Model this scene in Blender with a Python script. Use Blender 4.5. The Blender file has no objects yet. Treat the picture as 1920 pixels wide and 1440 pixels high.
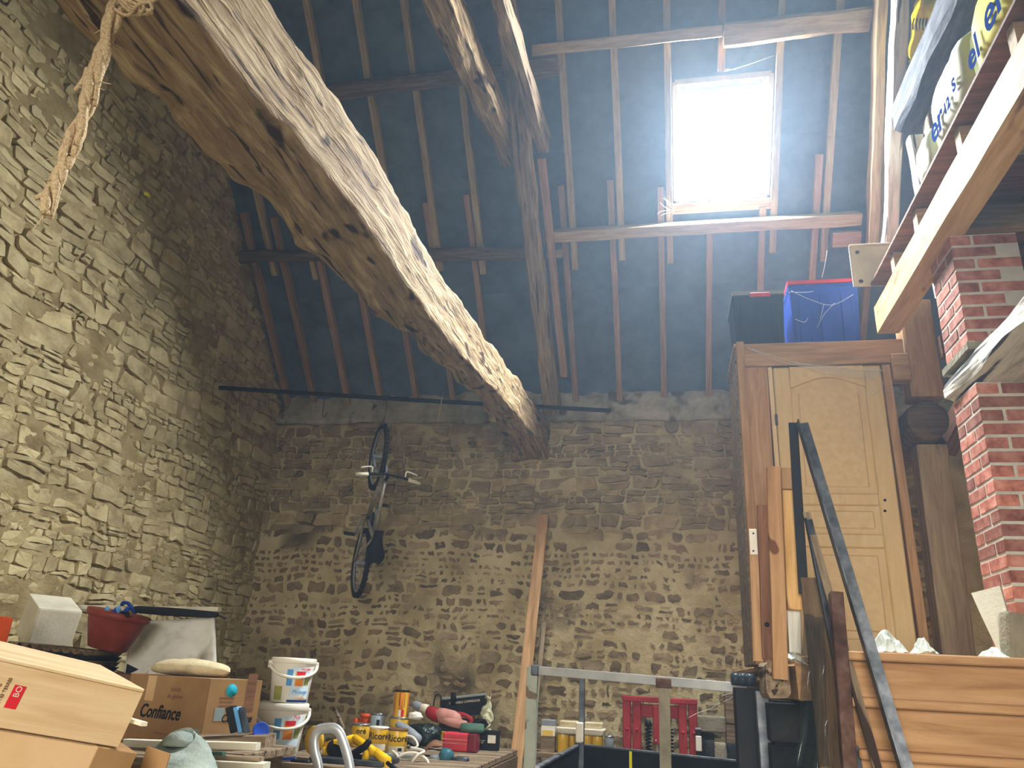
import bpy, bmesh, math, random
from mathutils import Vector, Matrix, noise
sc = bpy.context.scene
COL = sc.collection
V = Vector
# ---------------------------------------------------------------- camera
F = 1442.0
def _n(x, y, z): return V((x, y, z)).normalized()
_yc = _n(290, -567, -F); _zc = _n(197, 3768, -F); _zc = (_zc - _yc*_zc.dot(_yc)).normalized(); _xc = _yc.cross(_zc)
EYE = V((0, 0, 1.6))
CW = Matrix((_xc, _yc, _zc))            # camera vector -> world vector
cam = bpy.data.cameras.new('camera'); cam_o = bpy.data.objects.new('camera', cam); COL.objects.link(cam_o)
cam.sensor_width = 36; cam.lens = F/1920*36; cam.clip_start = .05; cam.clip_end = 200
cam_o.matrix_world = Matrix.Translation(EYE) @ CW.to_4x4()
sc.camera = cam_o
def ray(px, py): return CW @ _n(px-960, 720-py, -F)
def at(px, py, X=None, Y=None, Z=None):   # the point of a plane of the room that a line of sight meets
    r = ray(px, py)
    t = X/r.x if X is not None else Y/r.y if Y is not None else (Z-EYE.z)/r.z
    return EYE + r*t
def proj(p):
    v = CW.transposed() @ (V(p)-EYE)
    return (960+F*v.x/-v.z, 720-F*v.y/-v.z) if v.z < -1e-3 else (-9999, -9999)
# ---------------------------------------------------------------- world, lights, exposure
vs = sc.view_settings; vs.view_transform = 'Standard'; vs.look = 'None'; vs.gamma = 1; vs.use_curve_mapping = False
vs.exposure = 0.0
w = bpy.data.worlds.new('sky'); sc.world = w; w.use_nodes = True
bg = w.node_tree.nodes['Background']; bg.inputs[0].default_value = (.80, .90, 1, 1); bg.inputs[1].default_value = 6
vo = w.node_tree.nodes.new('ShaderNodeVolumeScatter'); vo.inputs['Color'].default_value = (.55, .76, 1, 1)   # dusty air of the barn
vo.inputs['Density'].default_value = .0065; vo.inputs['Anisotropy'].default_value = .5
w.node_tree.links.new(vo.outputs[0], w.node_tree.nodes['World Output'].inputs['Volume'])
cy = sc.cycles; cy.max_bounces = 6; cy.diffuse_bounces = 4; cy.glossy_bounces = 2; cy.transmission_bounces = 3; cy.volume_bounces = 0; cy.transparent_max_bounces = 6; cy.use_adaptive_sampling = True; cy.adaptive_threshold = .1; cy.adaptive_min_samples = 12; cy.use_denoising = True
# roof plane: 44.7 degrees, from the head of the back wall up over the room
YB, ZE, XL, XR = 8.0, 4.58, -4.45, 4.2
SL = math.radians(44.7)
RS = V((0, -math.cos(SL), math.sin(SL)))      # up the slope
RN = V((0, -math.sin(SL), -math.cos(SL)))     # into the room
def roof(x, y, off=0.0):                       # point of the roof's underside above (x, y), moved into the room by off
    return V((x, y, ZE+(YB-y)*math.tan(SL))) + RN*off
def Rp(px, py, off=0.0):                       # where a line of sight meets the roof (or a plane parallel to it)
    p0 = V((0, YB, ZE))+RN*off; r = ray(px, py)
    return EYE + r*((p0-EYE).dot(RN)/r.dot(RN))
SKX0, SKX1, SKY0, SKY1 = .19, 1.04, 5.76, 6.53  # the roof window's opening
def area(name, loc, xdir, ydir, sx, sy, power, col, spread=math.pi):
    l = bpy.data.lights.new(name, 'AREA'); l.shape = 'RECTANGLE'; l.size = sx; l.size_y = sy
    l.energy = power; l.color = col; l.spread = spread
    o = bpy.data.objects.new(name, l); COL.objects.link(o)
    x = V(xdir).normalized(); y = V(ydir).normalized(); z = x.cross(y)
    m = Matrix((x, y, z)).transposed().to_4x4(); m.translation = loc; o.matrix_world = m
    return o
_c = (roof(SKX0, SKY0)+roof(SKX1, SKY1))/2
area('skylight_daylight', _c-RN*.17, (1, 0, 0), -RS, .80, 1.04, 1400, (.93, .97, 1.0))
area('barn_door_daylight', V((-.4, -3.6, 2.3)), (1, 0, 0), (0, .45, 1), 3.0, 3.0, 210, (1.0, .94, .84), math.radians(88))
# ---------------------------------------------------------------- helpers
WM = {}
def reg(o, parent=None, mw=None):
    mw = mw or Matrix.Identity(4)
    COL.objects.link(o)
    if parent is not None:
        o.parent = parent; o.matrix_parent_inverse = WM[parent.name].inverted()
    o.matrix_basis = mw; WM[o.name] = mw.copy()
    return o
def tag(o, label=None, cat=None, group=None, kind=None):
    if label: o['label'] = label
    if cat: o['category'] = cat
    if group: o['group'] = group
    if kind: o['kind'] = kind
    return o
def thing(name, loc, label=None, cat=None, group=None, kind=None, mw=None):
    o = bpy.data.objects.new(name, None); o.empty_display_size = .1
    reg(o, None, mw or Matrix.Translation(V(loc)))
    return tag(o, label, cat, group, kind)
def mesh(name, verts, faces, mat, parent=None, mw=None, smooth=False):
    me = bpy.data.meshes.new(name); me.from_pydata([tuple(v) for v in verts], [], faces); me.update()
    o = bpy.data.objects.new(name, me); me.materials.append(mat)
    if smooth: me.polygons.foreach_set('use_smooth', [True]*len(me.polygons))
    return reg(o, parent, mw)
def bmo(name, bm, mat, parent=None, mw=None, smooth=False):
    me = bpy.data.meshes.new(name); bmesh.ops.recalc_face_normals(bm, faces=bm.faces); bm.to_mesh(me); bm.free()
    o = bpy.data.objects.new(name, me); me.materials.append(mat)
    if smooth: me.polygons.foreach_set('use_smooth', [True]*len(me.polygons))
    return reg(o, parent, mw)
def frame(x, up=(0, 0, 1), loc=(0, 0, 0)):     # matrix with local X along x and local Z near up
    x = V(x).normalized(); up = V(up)
    y = up.cross(x)
    if y.length < 1e-4: y = V((0, 1, 0)).cross(x)
    y.normalize(); z = x.cross(y)
    m = Matrix((x, y, z)).transposed().to_4x4(); m.translation = V(loc); return m
def rotz(a, loc=(0, 0, 0)):
    return Matrix.Translation(V(loc)) @ Matrix.Rotation(math.radians(a), 4, 'Z')
def euler(loc, rx=0, ry=0, rz=0):
    return Matrix.Translation(V(loc)) @ Matrix.Rotation(math.radians(rz), 4, 'Z') @ Matrix.Rotation(math.radians(ry), 4, 'Y') @ Matrix.Rotation(math.radians(rx), 4, 'X')
def box(name, size, mat, parent=None, mw=None, c=(0, 0, 0), bev=.004, seg=1, taper=1.0):
    bm = bmesh.new(); bmesh.ops.create_cube(bm, size=1)
    for v in bm.verts:
        t = taper if v.co.z < 0 else 1
        v.co = V((v.co.x*size[0]*t+c[0], v.co.y*size[1]*t+c[1], v.co.z*size[2]+c[2]))
    bev = min(bev, min(size)*.4)
    if bev > 0: bmesh.ops.bevel(bm, geom=bm.edges[:], offset=bev, segments=seg, affect='EDGES', profile=.7)
    return bmo(name, bm, mat, parent, mw)
def wbox(name, lo, hi, mat, parent=None, bev=.004, seg=1):   # axis-aligned box between two corners
    lo, hi = V(lo), V(hi); c = (lo+hi)/2
    return box(name, (abs(hi.x-lo.x), abs(hi.y-lo.y), abs(hi.z-lo.z)), mat, parent, Matrix.Translation(c), bev=bev, seg=seg)
def timber(name, p0, p1, w, h, mat, parent=None, up=(0, 0, 1), seg=6, rough=.004, ch=.12, bow=(0, 0), w1=None, h1=None, seed=0, nsc=2.5, cs=2):
    """squared timber from p0 to p1: chamfered section with 4*(cs+1) points, uneven along its length"""
    p0, p1 = V(p0), V(p1); L = (p1-p0).length; m = frame(p1-p0, up, p0)
    w1 = w1 or w; h1 = h1 or h; vs_, fs = [], []
    k = ch
    ring = []
    cor = [(-1, -1), (1, -1), (1, 1), (-1, 1)]
    for i in range(4):
        a, b = cor[i], cor[(i+1) % 4]
        for j in range(cs+1):
            t = k/2+(1-k)*j/cs
            ring.append((a[0]+(b[0]-a[0])*t, a[1]+(b[1]-a[1])*t))
    n = len(ring)
    for s in range(seg+1):
        t = s/seg; ww = (w+(w1-w)*t)/2; hh = (h+(h1-h)*t)/2; bl = 4*t*(1-t)
        for (a, b) in ring:
            q = V((L*t, a*ww+bow[0]*bl, b*hh+bow[1]*bl))
            d = noise.noise_vector(V((q.x*nsc, q.y*7+seed*7.3, q.z*7+seed*3.1)))*rough
            vs_.append(q+V((d.x*.5, d.y, d.z)))
    for s in range(seg):
        for i in range(n):
            a = s*n+i; b = s*n+(i+1) % n
            fs.append((a, a+n, b+n, b))
    fs.append(tuple(range(n))); fs.append(tuple(reversed(range(seg*n, seg*n+n))))
    return mesh(name, vs_, fs, mat, parent, m)
def lathe(name, prof, mat, parent=None, mw=None, n=24, smooth=True, sx=1, sy=1, close=True, jit=0, seed=0):
    vs_, fs = [], []
    for (r, z) in prof:
        for i in range(n):
            a = 2*math.pi*i/n
            rr = r*(1+jit*noise.noise(V((math.cos(a)*1.7+seed, math.sin(a)*1.7, z*6+seed)))) if jit else r
            vs_.append((rr*math.cos(a)*sx, rr*math.sin(a)*sy, z))
    for s in range(len(prof)-1):
        for i in range(n):
            a = s*n+i; b = s*n+(i+1) % n
            fs.append((a, b, b+n, a+n))
    if close:
        fs.append(tuple(reversed(range(n)))); fs.append(tuple(range((len(prof)-1)*n, len(prof)*n)))
    return mesh(name, vs_, fs, mat, parent, mw, smooth)
def spline(pts, k=6, closed=False):
    pts = [V(p) for p in pts]; out = []; N = len(pts)
    for i in range(N if closed else N-1):
        g = lambda j: pts[j % N] if closed else pts[max(0, min(N-1, j))]
        a, b, c, d = g(i-1), g(i), g(i+1), g(i+2)
        for j in range(k):
            t = j/k
            out.append(.5*((2*b)+(c-a)*t+(2*a-5*b+4*c-d)*t*t+(3*b-a-3*c+d)*t**3))
    if not closed: out.append(pts[-1])
    return out
def tube(name, pts, r, mat, parent=None, mw=None, n=8, closed=False, flat=1.0, smooth=True, rfun=None, up=None):
    pts = [V(p) for p in pts]; N = len(pts); vs_, fs = [], []; prev = None
    for i, p in enumerate(pts):
        if closed: t = pts[(i+1) % N]-pts[i-1]
        else: t = pts[min(N-1, i+1)]-pts[max(0, i-1)]
        t.normalize()
        if prev is None:
            u = V(up) if up else (V((0, 0, 1)) if abs(t.z) < .9 else V((1, 0, 0)))
        else: u = prev
        u = (u-t*u.dot(t)).normalized(); prev = u; b = t.cross(u)
        rr = rfun(i/(N-1)) if rfun else r
        for k in range(n):
            a = 2*math.pi*(k+.5)/n
            vs_.append(p+(u*math.cos(a)*flat+b*math.sin(a))*rr)
    for s in range(N if closed else N-1):
        for k in range(n):
            a = s*n+k; b_ = s*n+(k+1) % n; c = ((s+1) % N)*n+(k+1) % n; d = ((s+1) % N)*n+k
            fs.append((a, b_, c, d))
    if not closed:
        fs.append(tuple(reversed(range(n)))); fs.append(tuple(range((N-1)*n, N*n)))
    return mesh(name, vs_, fs, mat, parent, mw, smooth)
def prism(name, poly, t, mat, parent=None, mw=None, bev=0, seg=1):   # polygon in local XY, thickness t along +Z
    bm = bmesh.new(); bot = [bm.verts.new((x, y, 0)) for x, y in poly]; top = [bm.verts.new((x, y, t)) for x, y in poly]
    bm.faces.new(list(reversed(bot))); bm.faces.new(top); n = len(poly)
    for i in range(n): bm.faces.new((bot[i], bot[(i+1) % n], top[(i+1) % n], top[i]))
    if bev:
        bmesh.ops.bevel(bm, geom=bm.edges[:], offset=bev, segments=seg, affect='EDGES')
    return bmo(name, bm, mat, parent, mw)
def grid(name, nu, nv, fun, mat, parent=None, mw=None, smooth=True, thick=0):
    vs_ = [fun(i/nu, j/nv) for j in range(nv+1) for i in range(nu+1)]
    fs = [(j*(nu+1)+i, j*(nu+1)+i+1, (j+1)*(nu+1)+i+1, (j+1)*(nu+1)+i) for j in range(nv) for i in range(nu)]
    o = mesh(name, vs_, fs, mat, parent, mw, smooth)
    if thick:
        md = o.modifiers.new('solid', 'SOLIDIFY'); md.thickness = thick; md.offset = -1
    return o
def text(name, s, size, mat, parent, mw, shear=0, bold=0, sx=1.0, align='CENTER', ext=.0006, wrap=0):
    """flat printed lettering as a mesh; wrap = radius of a round side it follows (then mw is the axis, size in metres)"""
    c = bpy.data.curves.new(name, 'FONT'); c.body = s; c.size = size; c.shear = shear; c.offset = bold; c.extrude = ext
    c.align_x = align; c.align_y = 'CENTER'; c.resolution_u = 3
    tmp = bpy.data.objects.new('lettering_source', c); me = bpy.data.meshes.new_from_object(tmp)
    bpy.data.objects.remove(tmp); bpy.data.curves.remove(c)
    me.name = name; me.materials.clear(); me.materials.append(mat)
    for v in me.vertices:
        x, y, z = v.co
        if wrap:
            a = -math.pi/2+x*sx/wrap; v.co = ((wrap+z)*math.cos(a), (wrap+z)*math.sin(a), y)
        else: v.co = (x*sx, y, z)
    return reg(bpy.data.objects.new(name, me), parent, mw)
def facing(loc, right, up_):                   # matrix for flat print: local X along right, local Y along up_
    x = V(right).normalized(); y = V(up_); y = (y-x*y.dot(x)).normalized(); z = x.cross(y)
    m = Matrix((x, y, z)).transposed().to_4x4(); m.translation = V(loc); return m
def wrap_label(name, r, z0, z1, a0, a1, mat, parent, mw, taper=0, n=14):   # printed label that follows a round side; angles in degrees, -90 faces -Y
    vs_, fs = [], []
    for j, z in enumerate((z0, z1)):
        for i in range(n+1):
            a = math.radians(a0+(a1-a0)*i/n); rr = r+taper*z
            vs_.append((rr*math.cos(a), rr*math.sin(a), z))
    for i in range(n): fs.append((i, i+1, n+2+i, n+1+i))
    return mesh(name, vs_, fs, mat, parent, mw, True)
# ---------------------------------------------------------------- materials
def lin(c):
    if isinstance(c, str): c = tuple(int(c[i:i+2], 16)/255 for i in (0, 2, 4))
    return tuple((x/12.92 if x <= .04045 else ((x+.055)/1.055)**2.4) for x in c)+(1,)
def mk(name, cols, scale=(1, 1, 1), ns=6, detail=3, rough=.8, bump=0, bs=None, metal=0, rand=0, attr=None, dist=0, spots=None, spec=.15, alpha=1, coord='Object', dust=None, trans=0, bd=.02):
    m = bpy.data.materials.new(name); m.use_nodes = True; nt = m.node_tree; N = nt.nodes; Lk = nt.links.new
    p = N['Principled BSDF']; p.inputs['Roughness'].default_value = rough; p.inputs['Metallic'].default_value = metal
    p.inputs['Specular IOR Level'].default_value = spec
    if trans: p.inputs['Transmission Weight'].default_value = trans
    tc = N.new('ShaderNodeTexCoord'); mp = N.new('ShaderNodeMapping'); mp.inputs['Scale'].default_value = scale
    Lk(tc.outputs[coord], mp.inputs[0])
    src = mp.outputs[0]
    if rand or attr is None:
        oi = N.new('ShaderNodeObjectInfo'); ad = N.new('ShaderNodeVectorMath'); ad.operation = 'MULTIPLY_ADD'
        ad.inputs[1].default_value = (1, 1, 1); Lk(src, ad.inputs[0])
        mu = N.new('ShaderNodeMath'); mu.operation = 'MULTIPLY'; mu.inputs[1].default_value = 37; Lk(oi.outputs['Random'], mu.inputs[0]); Lk(mu.outputs[0], ad.inputs[2]); src = ad.outputs[0]
    no = N.new('ShaderNodeTexNoise'); no.inputs['Scale'].default_value = ns; no.inputs['Detail'].default_value = detail; no.inputs['Distortion'].default_value = dist
    no.inputs['Roughness'].default_value = .62
    Lk(src, no.inputs['Vector'])
    cr = N.new('ShaderNodeValToRGB'); el = cr.color_ramp.elements
    if len(cols) == 1 or isinstance(cols, str): cols = [cols if isinstance(cols, str) else cols[0]]*2
    for i, c in enumerate(cols):
        pos = .3+.4*i/(len(cols)-1)
        if i < 2: e = el[i]; e.position = pos
        else: e = el.new(pos)
        e.color = lin(c)
    Lk(no.outputs['Fac'], cr.inputs[0]); colour = cr.outputs[0]
    if spots:       # (colour, scale vector, threshold, softness)
        for (sc_, svec, th, so) in spots:
            mp2 = N.new('ShaderNodeMapping'); mp2.inputs['Scale'].default_value = svec; Lk(tc.outputs[coord], mp2.inputs[0])
            n2 = N.new('ShaderNodeTexNoise'); n2.inputs['Scale'].default_value = 1; n2.inputs['Detail'].default_value = 2; Lk(mp2.outputs[0], n2.inputs['Vector'])
            mr = N.new('ShaderNodeMapRange'); mr.inputs['From Min'].default_value = th; mr.inputs['From Max'].default_value = th+so; Lk(n2.outputs['Fac'], mr.inputs['Value'])
            mx = N.new('ShaderNodeMix'); mx.data_type = 'RGBA'; Lk(mr.outputs[0], mx.inputs[0]); Lk(colour, mx.inputs[6]); mx.inputs[7].default_value = lin(sc_); colour = mx.outputs[2]
    if rand or attr:
        hs = N.new('ShaderNodeHueSaturation'); mr = N.new('ShaderNodeMapRange')
        if attr:
            an = N.new('ShaderNodeAttribute'); an.attribute_name = attr; Lk(an.outputs['Fac'], mr.inputs['Value'])
        else: Lk(oi.outputs['Random'], mr.inputs['Value'])
        r_ = rand or .3
        mr.inputs['To Min'].default_value = 1-r_; mr.inputs['To Max'].default_value = 1+r_
        Lk(mr.outputs[0], hs.inputs['Value']); Lk(colour, hs.inputs['Color']); colour = hs.outputs[0]
    Lk(colour, p.inputs['Base Color'])
    if bump:
        b = N.new('ShaderNodeBump'); b.inputs['Strength'].default_value = bump; b.inputs['Distance'].default_value = bd
        if bs:
            n3 = N.new('ShaderNodeTexNoise'); n3.inputs['Scale'].default_value = bs; n3.inputs['Detail'].default_value = 3; n3.inputs['Roughness'].default_value = .65; Lk(src, n3.inputs['Vector']); Lk(n3.outputs['Fac'], b.inputs['Height'])
        else: Lk(no.outputs['Fac'], b.inputs['Height'])
        Lk(b.outputs[0], p.inputs['Normal'])
    if alpha < 1: p.inputs['Alpha'].default_value = alpha
    return m
def wood(name, cols, k=1.0, rough=.8, bump=.25, rand=.08, spots=None, bd=.01):
    return mk(name, cols, scale=(1.2*k, 14*k, 14*k), ns=2.2, detail=4, rough=rough, bump=bump, rand=rand, dist=.6, spots=spots, bd=bd)
M_STONE_L = mk('stone_left', ['938460', 'b5a67c', 'cbbe93'], ns=5, detail=4, bump=.6, bs=26, attr='tone', rand=.16, bd=.012)
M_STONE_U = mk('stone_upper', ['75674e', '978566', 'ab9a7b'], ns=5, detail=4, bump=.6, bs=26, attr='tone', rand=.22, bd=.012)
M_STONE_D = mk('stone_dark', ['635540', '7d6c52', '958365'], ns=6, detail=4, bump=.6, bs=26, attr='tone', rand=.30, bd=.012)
M_MUD = mk('earth_mortar', ['7d6c49', '9b8b62', 'b2a278'], ns=3, detail=4, bump=.8, bs=18, rand=0, bd=.02)
M_MORT = mk('lime_mortar', ['96865f', 'b3a37c', 'c4b791'], ns=2.2, detail=4, bump=.9, bs=16, bd=.02, spots=[('5e5240', (1.1, 1.1, 1.1), .60, .10)])
M_RENDER = mk('cement_render', ['7c7768', 'a19b8a', 'b7b19f'], ns=4, detail=4, bump=.9, bs=14, bd=.02, spots=[('625a4a', (3, 3, 3), .60, .06)])
M_OAK = wood('old_oak', ['6b5740', '98815f', 'c0ac88'], .8, bump=.9, rand=.04, spots=[('3d2c1e', (3.6, 7, 7), .63, .07), ('4a3828', (2.2, 30, 30), .61, .06)], bd=.03)
M_OAK2 = wood('grey_oak', ['635443', '85735c', 'a39177'], 1, bump=.45, rand=.08, spots=[('3d3026', (1.6, 24, 24), .61, .05)])
M_RAFT = wood('rafter_wood', ['8f7c60', 'a89476', 'bba888'], 1, rand=.14, bump=.15)
M_RAFT2 = wood('new_rafter_wood', ['846855', '997b66', 'aa8c76'], 1, rand=.12, bump=.12)
M_DARKLOG = wood('dark_log', ['4a3c30', '66543f', '7d6a51'], 1, bump=.5)
M_FELT = mk('roof_felt', ['485769', '556579', '637488'], ns=3, detail=4, rough=.95, bump=.15, bs=120, rand=.05, bd=.004)
M_WHITEW = mk('grey_white_wood', ['a7a79e', 'cfcdc2', 'e0ded4'], scale=(1, 10, 10), ns=3, rough=.85, bump=.6, spots=[('4b4640', (1.5, 22, 22), .60, .05)], bd=.015)
M_GREYB = mk('slate_grey_beam', ['26282c', '373a3f', '4d5156'], scale=(1, 6, 6), ns=4, rough=.9, bump=.6, bd=.015)
M_PINE = wood('pine_orange', ['9a7049', 'b0865b', 'c0976c'], .7, rough=.6, bump=.06, rand=.05, spots=[('70452a', (4, 8, 8), .71, .03)])
M_PINEP = wood('pine_pale', ['c4a47a', 'd3b78d', 'dcc49d'], .7, rough=.6, bump=.05, rand=.05)
M_PINEB = wood('pine_brown', ['94704c', 'ad8860', 'c09c74'], .8, rough=.7, bump=.12, rand=.10)
M_PINEG = wood('pine_gold', ['b98c50', 'cda267', 'dcb57d'], .7, rough=.7, bump=.12, rand=.06, spots=[('8a6236', (2.5, 7, 7), .66, .05)])
M_DOOR = mk('door_varnish', ['cbae78', 'd1b682', 'd7bd8b'], scale=(8, 8, 1.2), ns=3, rough=.45, bump=.02, spec=.4)
M_BROWNB = wood('brown_board', ['5c4030', '73523d', '86634b'], 1, rough=.8, rand=.08)
M_BLACK = mk('black', ['121214', '1c1c1f'], ns=8, rough=.5)
M_BLACKM = mk('black_matt', ['1a1b1e', '26272b'], ns=6, rough=.85)
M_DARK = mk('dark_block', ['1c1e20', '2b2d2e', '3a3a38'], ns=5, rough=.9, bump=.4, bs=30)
M_STEEL = mk('galvanised', ['4c5157', '666b71', '84898f'], ns=12, rough=.45, metal=.8, bump=.05)
M_ALU = mk('aluminium', ['b9bec2', 'd2d6d8'], ns=9, rough=.35, metal=.6)
M_DSTEEL = mk('dark_steel', ['30343a', '474c52', '5d6268'], ns=8, rough=.5, metal=.6)
M_RUST = mk('rusty_steel', ['3f2c26', '5b4238', '786057'], ns=9, rough=.8, metal=.2, bump=.3)
M_WHITE = mk('white_plastic', ['d9d4c4', 'e6e2d4'], ns=3, rough=.4)
M_CREAM = mk('cream_board', ['c3bda6', 'd3cdb8', 'dcd7c4'], ns=4, rough=.8, bump=.1, bs=60)
M_REDP = mk('red_paint', ['7c1a1e', '93242a', 'a53338'], ns=5, rough=.5)
M_YEL = mk('yellow_plastic', ['e0ad0c', 'edc01c'], ns=4, rough=.4)
M_ORANGE = mk('orange_plastic', ['c4481f', 'd85a2b'], ns=4, rough=.5)
M_CARD = mk('cardboard', ['866642', '94734c', 'a07f58'], ns=3, rough=.9, bump=.05, bs=80)
M_CARDP = mk('cardboard_pale', ['c09b6e', 'cba87c', 'd3b288'], ns=3, rough=.9, bump=.05, bs=80)
M_BRICK = mk('brick_red', ['8a4f40', 'b0705d', 'c58f7e'], ns=14, rough=.85, bump=.4, bs=70, rand=.42, bd=.004)
M_POINT = mk('pointing', ['b9b3a6', 'd2cdc0'], ns=12, rough=.95, bump=.4, bs=60, bd=.004)
M_BLUE = mk('blue_plastic', ['1f3f96', '264aa8'], ns=3, rough=.4)
M_BLUEL = mk('light_blue_print', ['4f8fc4', '6aa6d4'], ns=3, rough=.6)
M_TEAL = mk('teal_print', ['1d8fa0', '239fb0'], ns=3, rough=.7)
M_INK = mk('black_print', ['17181c', '1d1f24'], ns=3, rough=.7)
M_REDI = mk('red_print', ['c5202c', 'd22c38'], ns=3, rough=.6)
M_ORI = mk('orange_print', ['d97b24', 'e89a3c'], ns=8, rough=.6)
M_GREYI = mk('grey_print', ['7f8f8c', '8d9c99'], ns=3, rough=.8)
M_GREENI = mk('olive_print', ['8d8f45', 'a4a35a'], ns=9, rough=.7)
M_BLUEI = mk('blue_print', ['1c3470', '223d80'], ns=3, rough=.9, spec=.0)
M_BAGY = mk('yellow_film', ['cfc414', 'dcd22e', 'e4dc4c'], ns=3, rough=.7, spec=.04)
M_BAGW = mk('pale_film', ['cfd3b6', 'dcdfcb'], ns=3, rough=.7, spec=.04)
M_FILM = mk('clear_film', ['c9d4cc', 'dde6df'], ns=4, rough=.3, alpha=.8)
M_ROPE = mk('sisal', ['a98f6a', 'cdb48c', 'e0caa4'], scale=(30, 30, 30), ns=4, rough=.95, bump=.5)
M_WEB = mk('cobweb', ['b9bcc0', 'd5d8da'], ns=4, rough=.9)
M_GREENB = mk('green_grey', ['3e5a4c', '50705f'], ns=6, rough=.7)
M_CLOTH = mk('grey_green_cloth', ['75807a', '8b968d', '9aa69c'], ns=7, rough=.95, bump=.3, bs=60)
M_SACK = mk('sack_cloth', ['b3a380', 'c5b692', 'd0c3a2'], ns=12, rough=.95, bump=.3, bs=90)
M_POT = mk('terracotta_plastic', ['6b2a20', '7c362a', '8a4436'], ns=5, rough=.45)
M_PINK = mk('pink_red_plastic', ['b8323e', 'c8464e'], ns=4, rough=.4)
M_DRED = mk('dark_red_plastic', ['5f1420', '701c28'], ns=4, rough=.4)
M_TINP = mk('dusty_pink_plastic', ['a5645a', 'b98478', 'c9a08e'], ns=6, rough=.6)
M_GREY = mk('grey_plastic', ['7b8188', '8e949a'], ns=5, rough=.5)
M_CONC = mk('concrete', ['77715f', '8c8570', '9b947f'], ns=5, rough=.95, bump=.4, bs=40)
M_PAPERY = mk('yellow_tin', ['d6a81e', 'e4bb34'], ns=5, rough=.35, spec=.5)
M_TIN = mk('tin_metal', ['8b8f92', 'a5a9ac'], ns=5, rough=.3, metal=.8)
M_TYRE = mk('tyre', ['191a1b', '262728', '33342f'], ns=9, rough=.9)
M_BIKE = mk('bike_frame', ['6e6a5f', '8b867a', 'a39d8f'], ns=6, rough=.5, metal=.2)
# ================================================================ SETTING
# ---- floor
grid('floor', 24, 24, lambda u, v: (XL+(XR-XL)*u, -4+12*v, .012*noise.noise(V((u*20, v*20, 0)))), M_CONC); tag(bpy.data.objects['floor'], kind='structure')
# ---- stone walls
rnd = random.Random(5)
def clip(poly, a, b, c):           # keep a*x+b*y <= c
    out = []
    for i in range(len(poly)):
        p, q = poly[i], poly[(i+1) % len(poly)]
        dp, dq = a*p[0]+b*p[1]-c, a*q[0]+b*q[1]-c
        if dp <= 0: out.append(p)
        if dp*dq < 0:
            t = dp/(dp-dq); out.append((p[0]+(q[0]-p[0])*t, p[1]+(q[1]-p[1])*t))
    return out
def rubble(u0, u1, v0, v1, hmin, hmax, wk, inside, split=.45, wave=.035):
    """rough courses of flat stones with wandering beds: list of (polygon, (u, v, height)) in wall coordinates"""
    beds = [v0]
    while beds[-1] < v1: beds.append(beds[-1]+rnd.uniform(hmin, hmax))
    off = rnd.uniform(0, 50)
    def bed(k, u): return beds[k]+wave*noise.noise(V((u*1.3, beds[k]*.7+off, 0)))+wave*.5*noise.noise(V((u*4.7, beds[k]*2.1+off, 5)))
    polys = []
    for k in range(len(beds)-1):
        h = beds[k+1]-beds[k]; u = u0-rnd.uniform(0, .2); sk = 0
        while u < u1:
            ww = h*wk*rnd.uniform(.45, 1.75); sk2 = rnd.uniform(-.35, .35)*h
            a, b, m = u, u+ww, u+ww*rnd.uniform(.35, .65); j = h*.16
            lo = [(a, bed(k, a)+rnd.uniform(-j, j)), (m, bed(k, m)+rnd.uniform(-j, j)), (b, bed(k, b)+rnd.uniform(-j, j))]
            hi = [(a+sk, bed(k+1, a)+rnd.uniform(-j, j)), (m, bed(k+1, m)+rnd.uniform(-j, j)), (b+sk2, bed(k+1, b)+rnd.uniform(-j, j))]
            if h > .075 and rnd.random() < split:
                t = rnd.uniform(.35, .65); mid = [(p[0]+(q[0]-p[0])*t, p[1]+(q[1]-p[1])*(t+rnd.uniform(-.12, .12))) for p, q in zip(lo, hi)]
                cand = [lo+mid[::-1], mid+hi[::-1]]
            elif rnd.random() < .10 and h > .08:
                cand = [[lo[0], lo[1], hi[1], hi[0]], [lo[1], lo[2], hi[2], hi[1]]]
            else: cand = [lo+hi[::-1]]
            for c in cand:
                cu, cv = sum(p[0] for p in c)/len(c), sum(p[1] for p in c)/len(c)
                if inside(cu, cv): polys.append((c, (cu, cv, h)))
            u += ww; sk = sk2
    return polys
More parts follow.
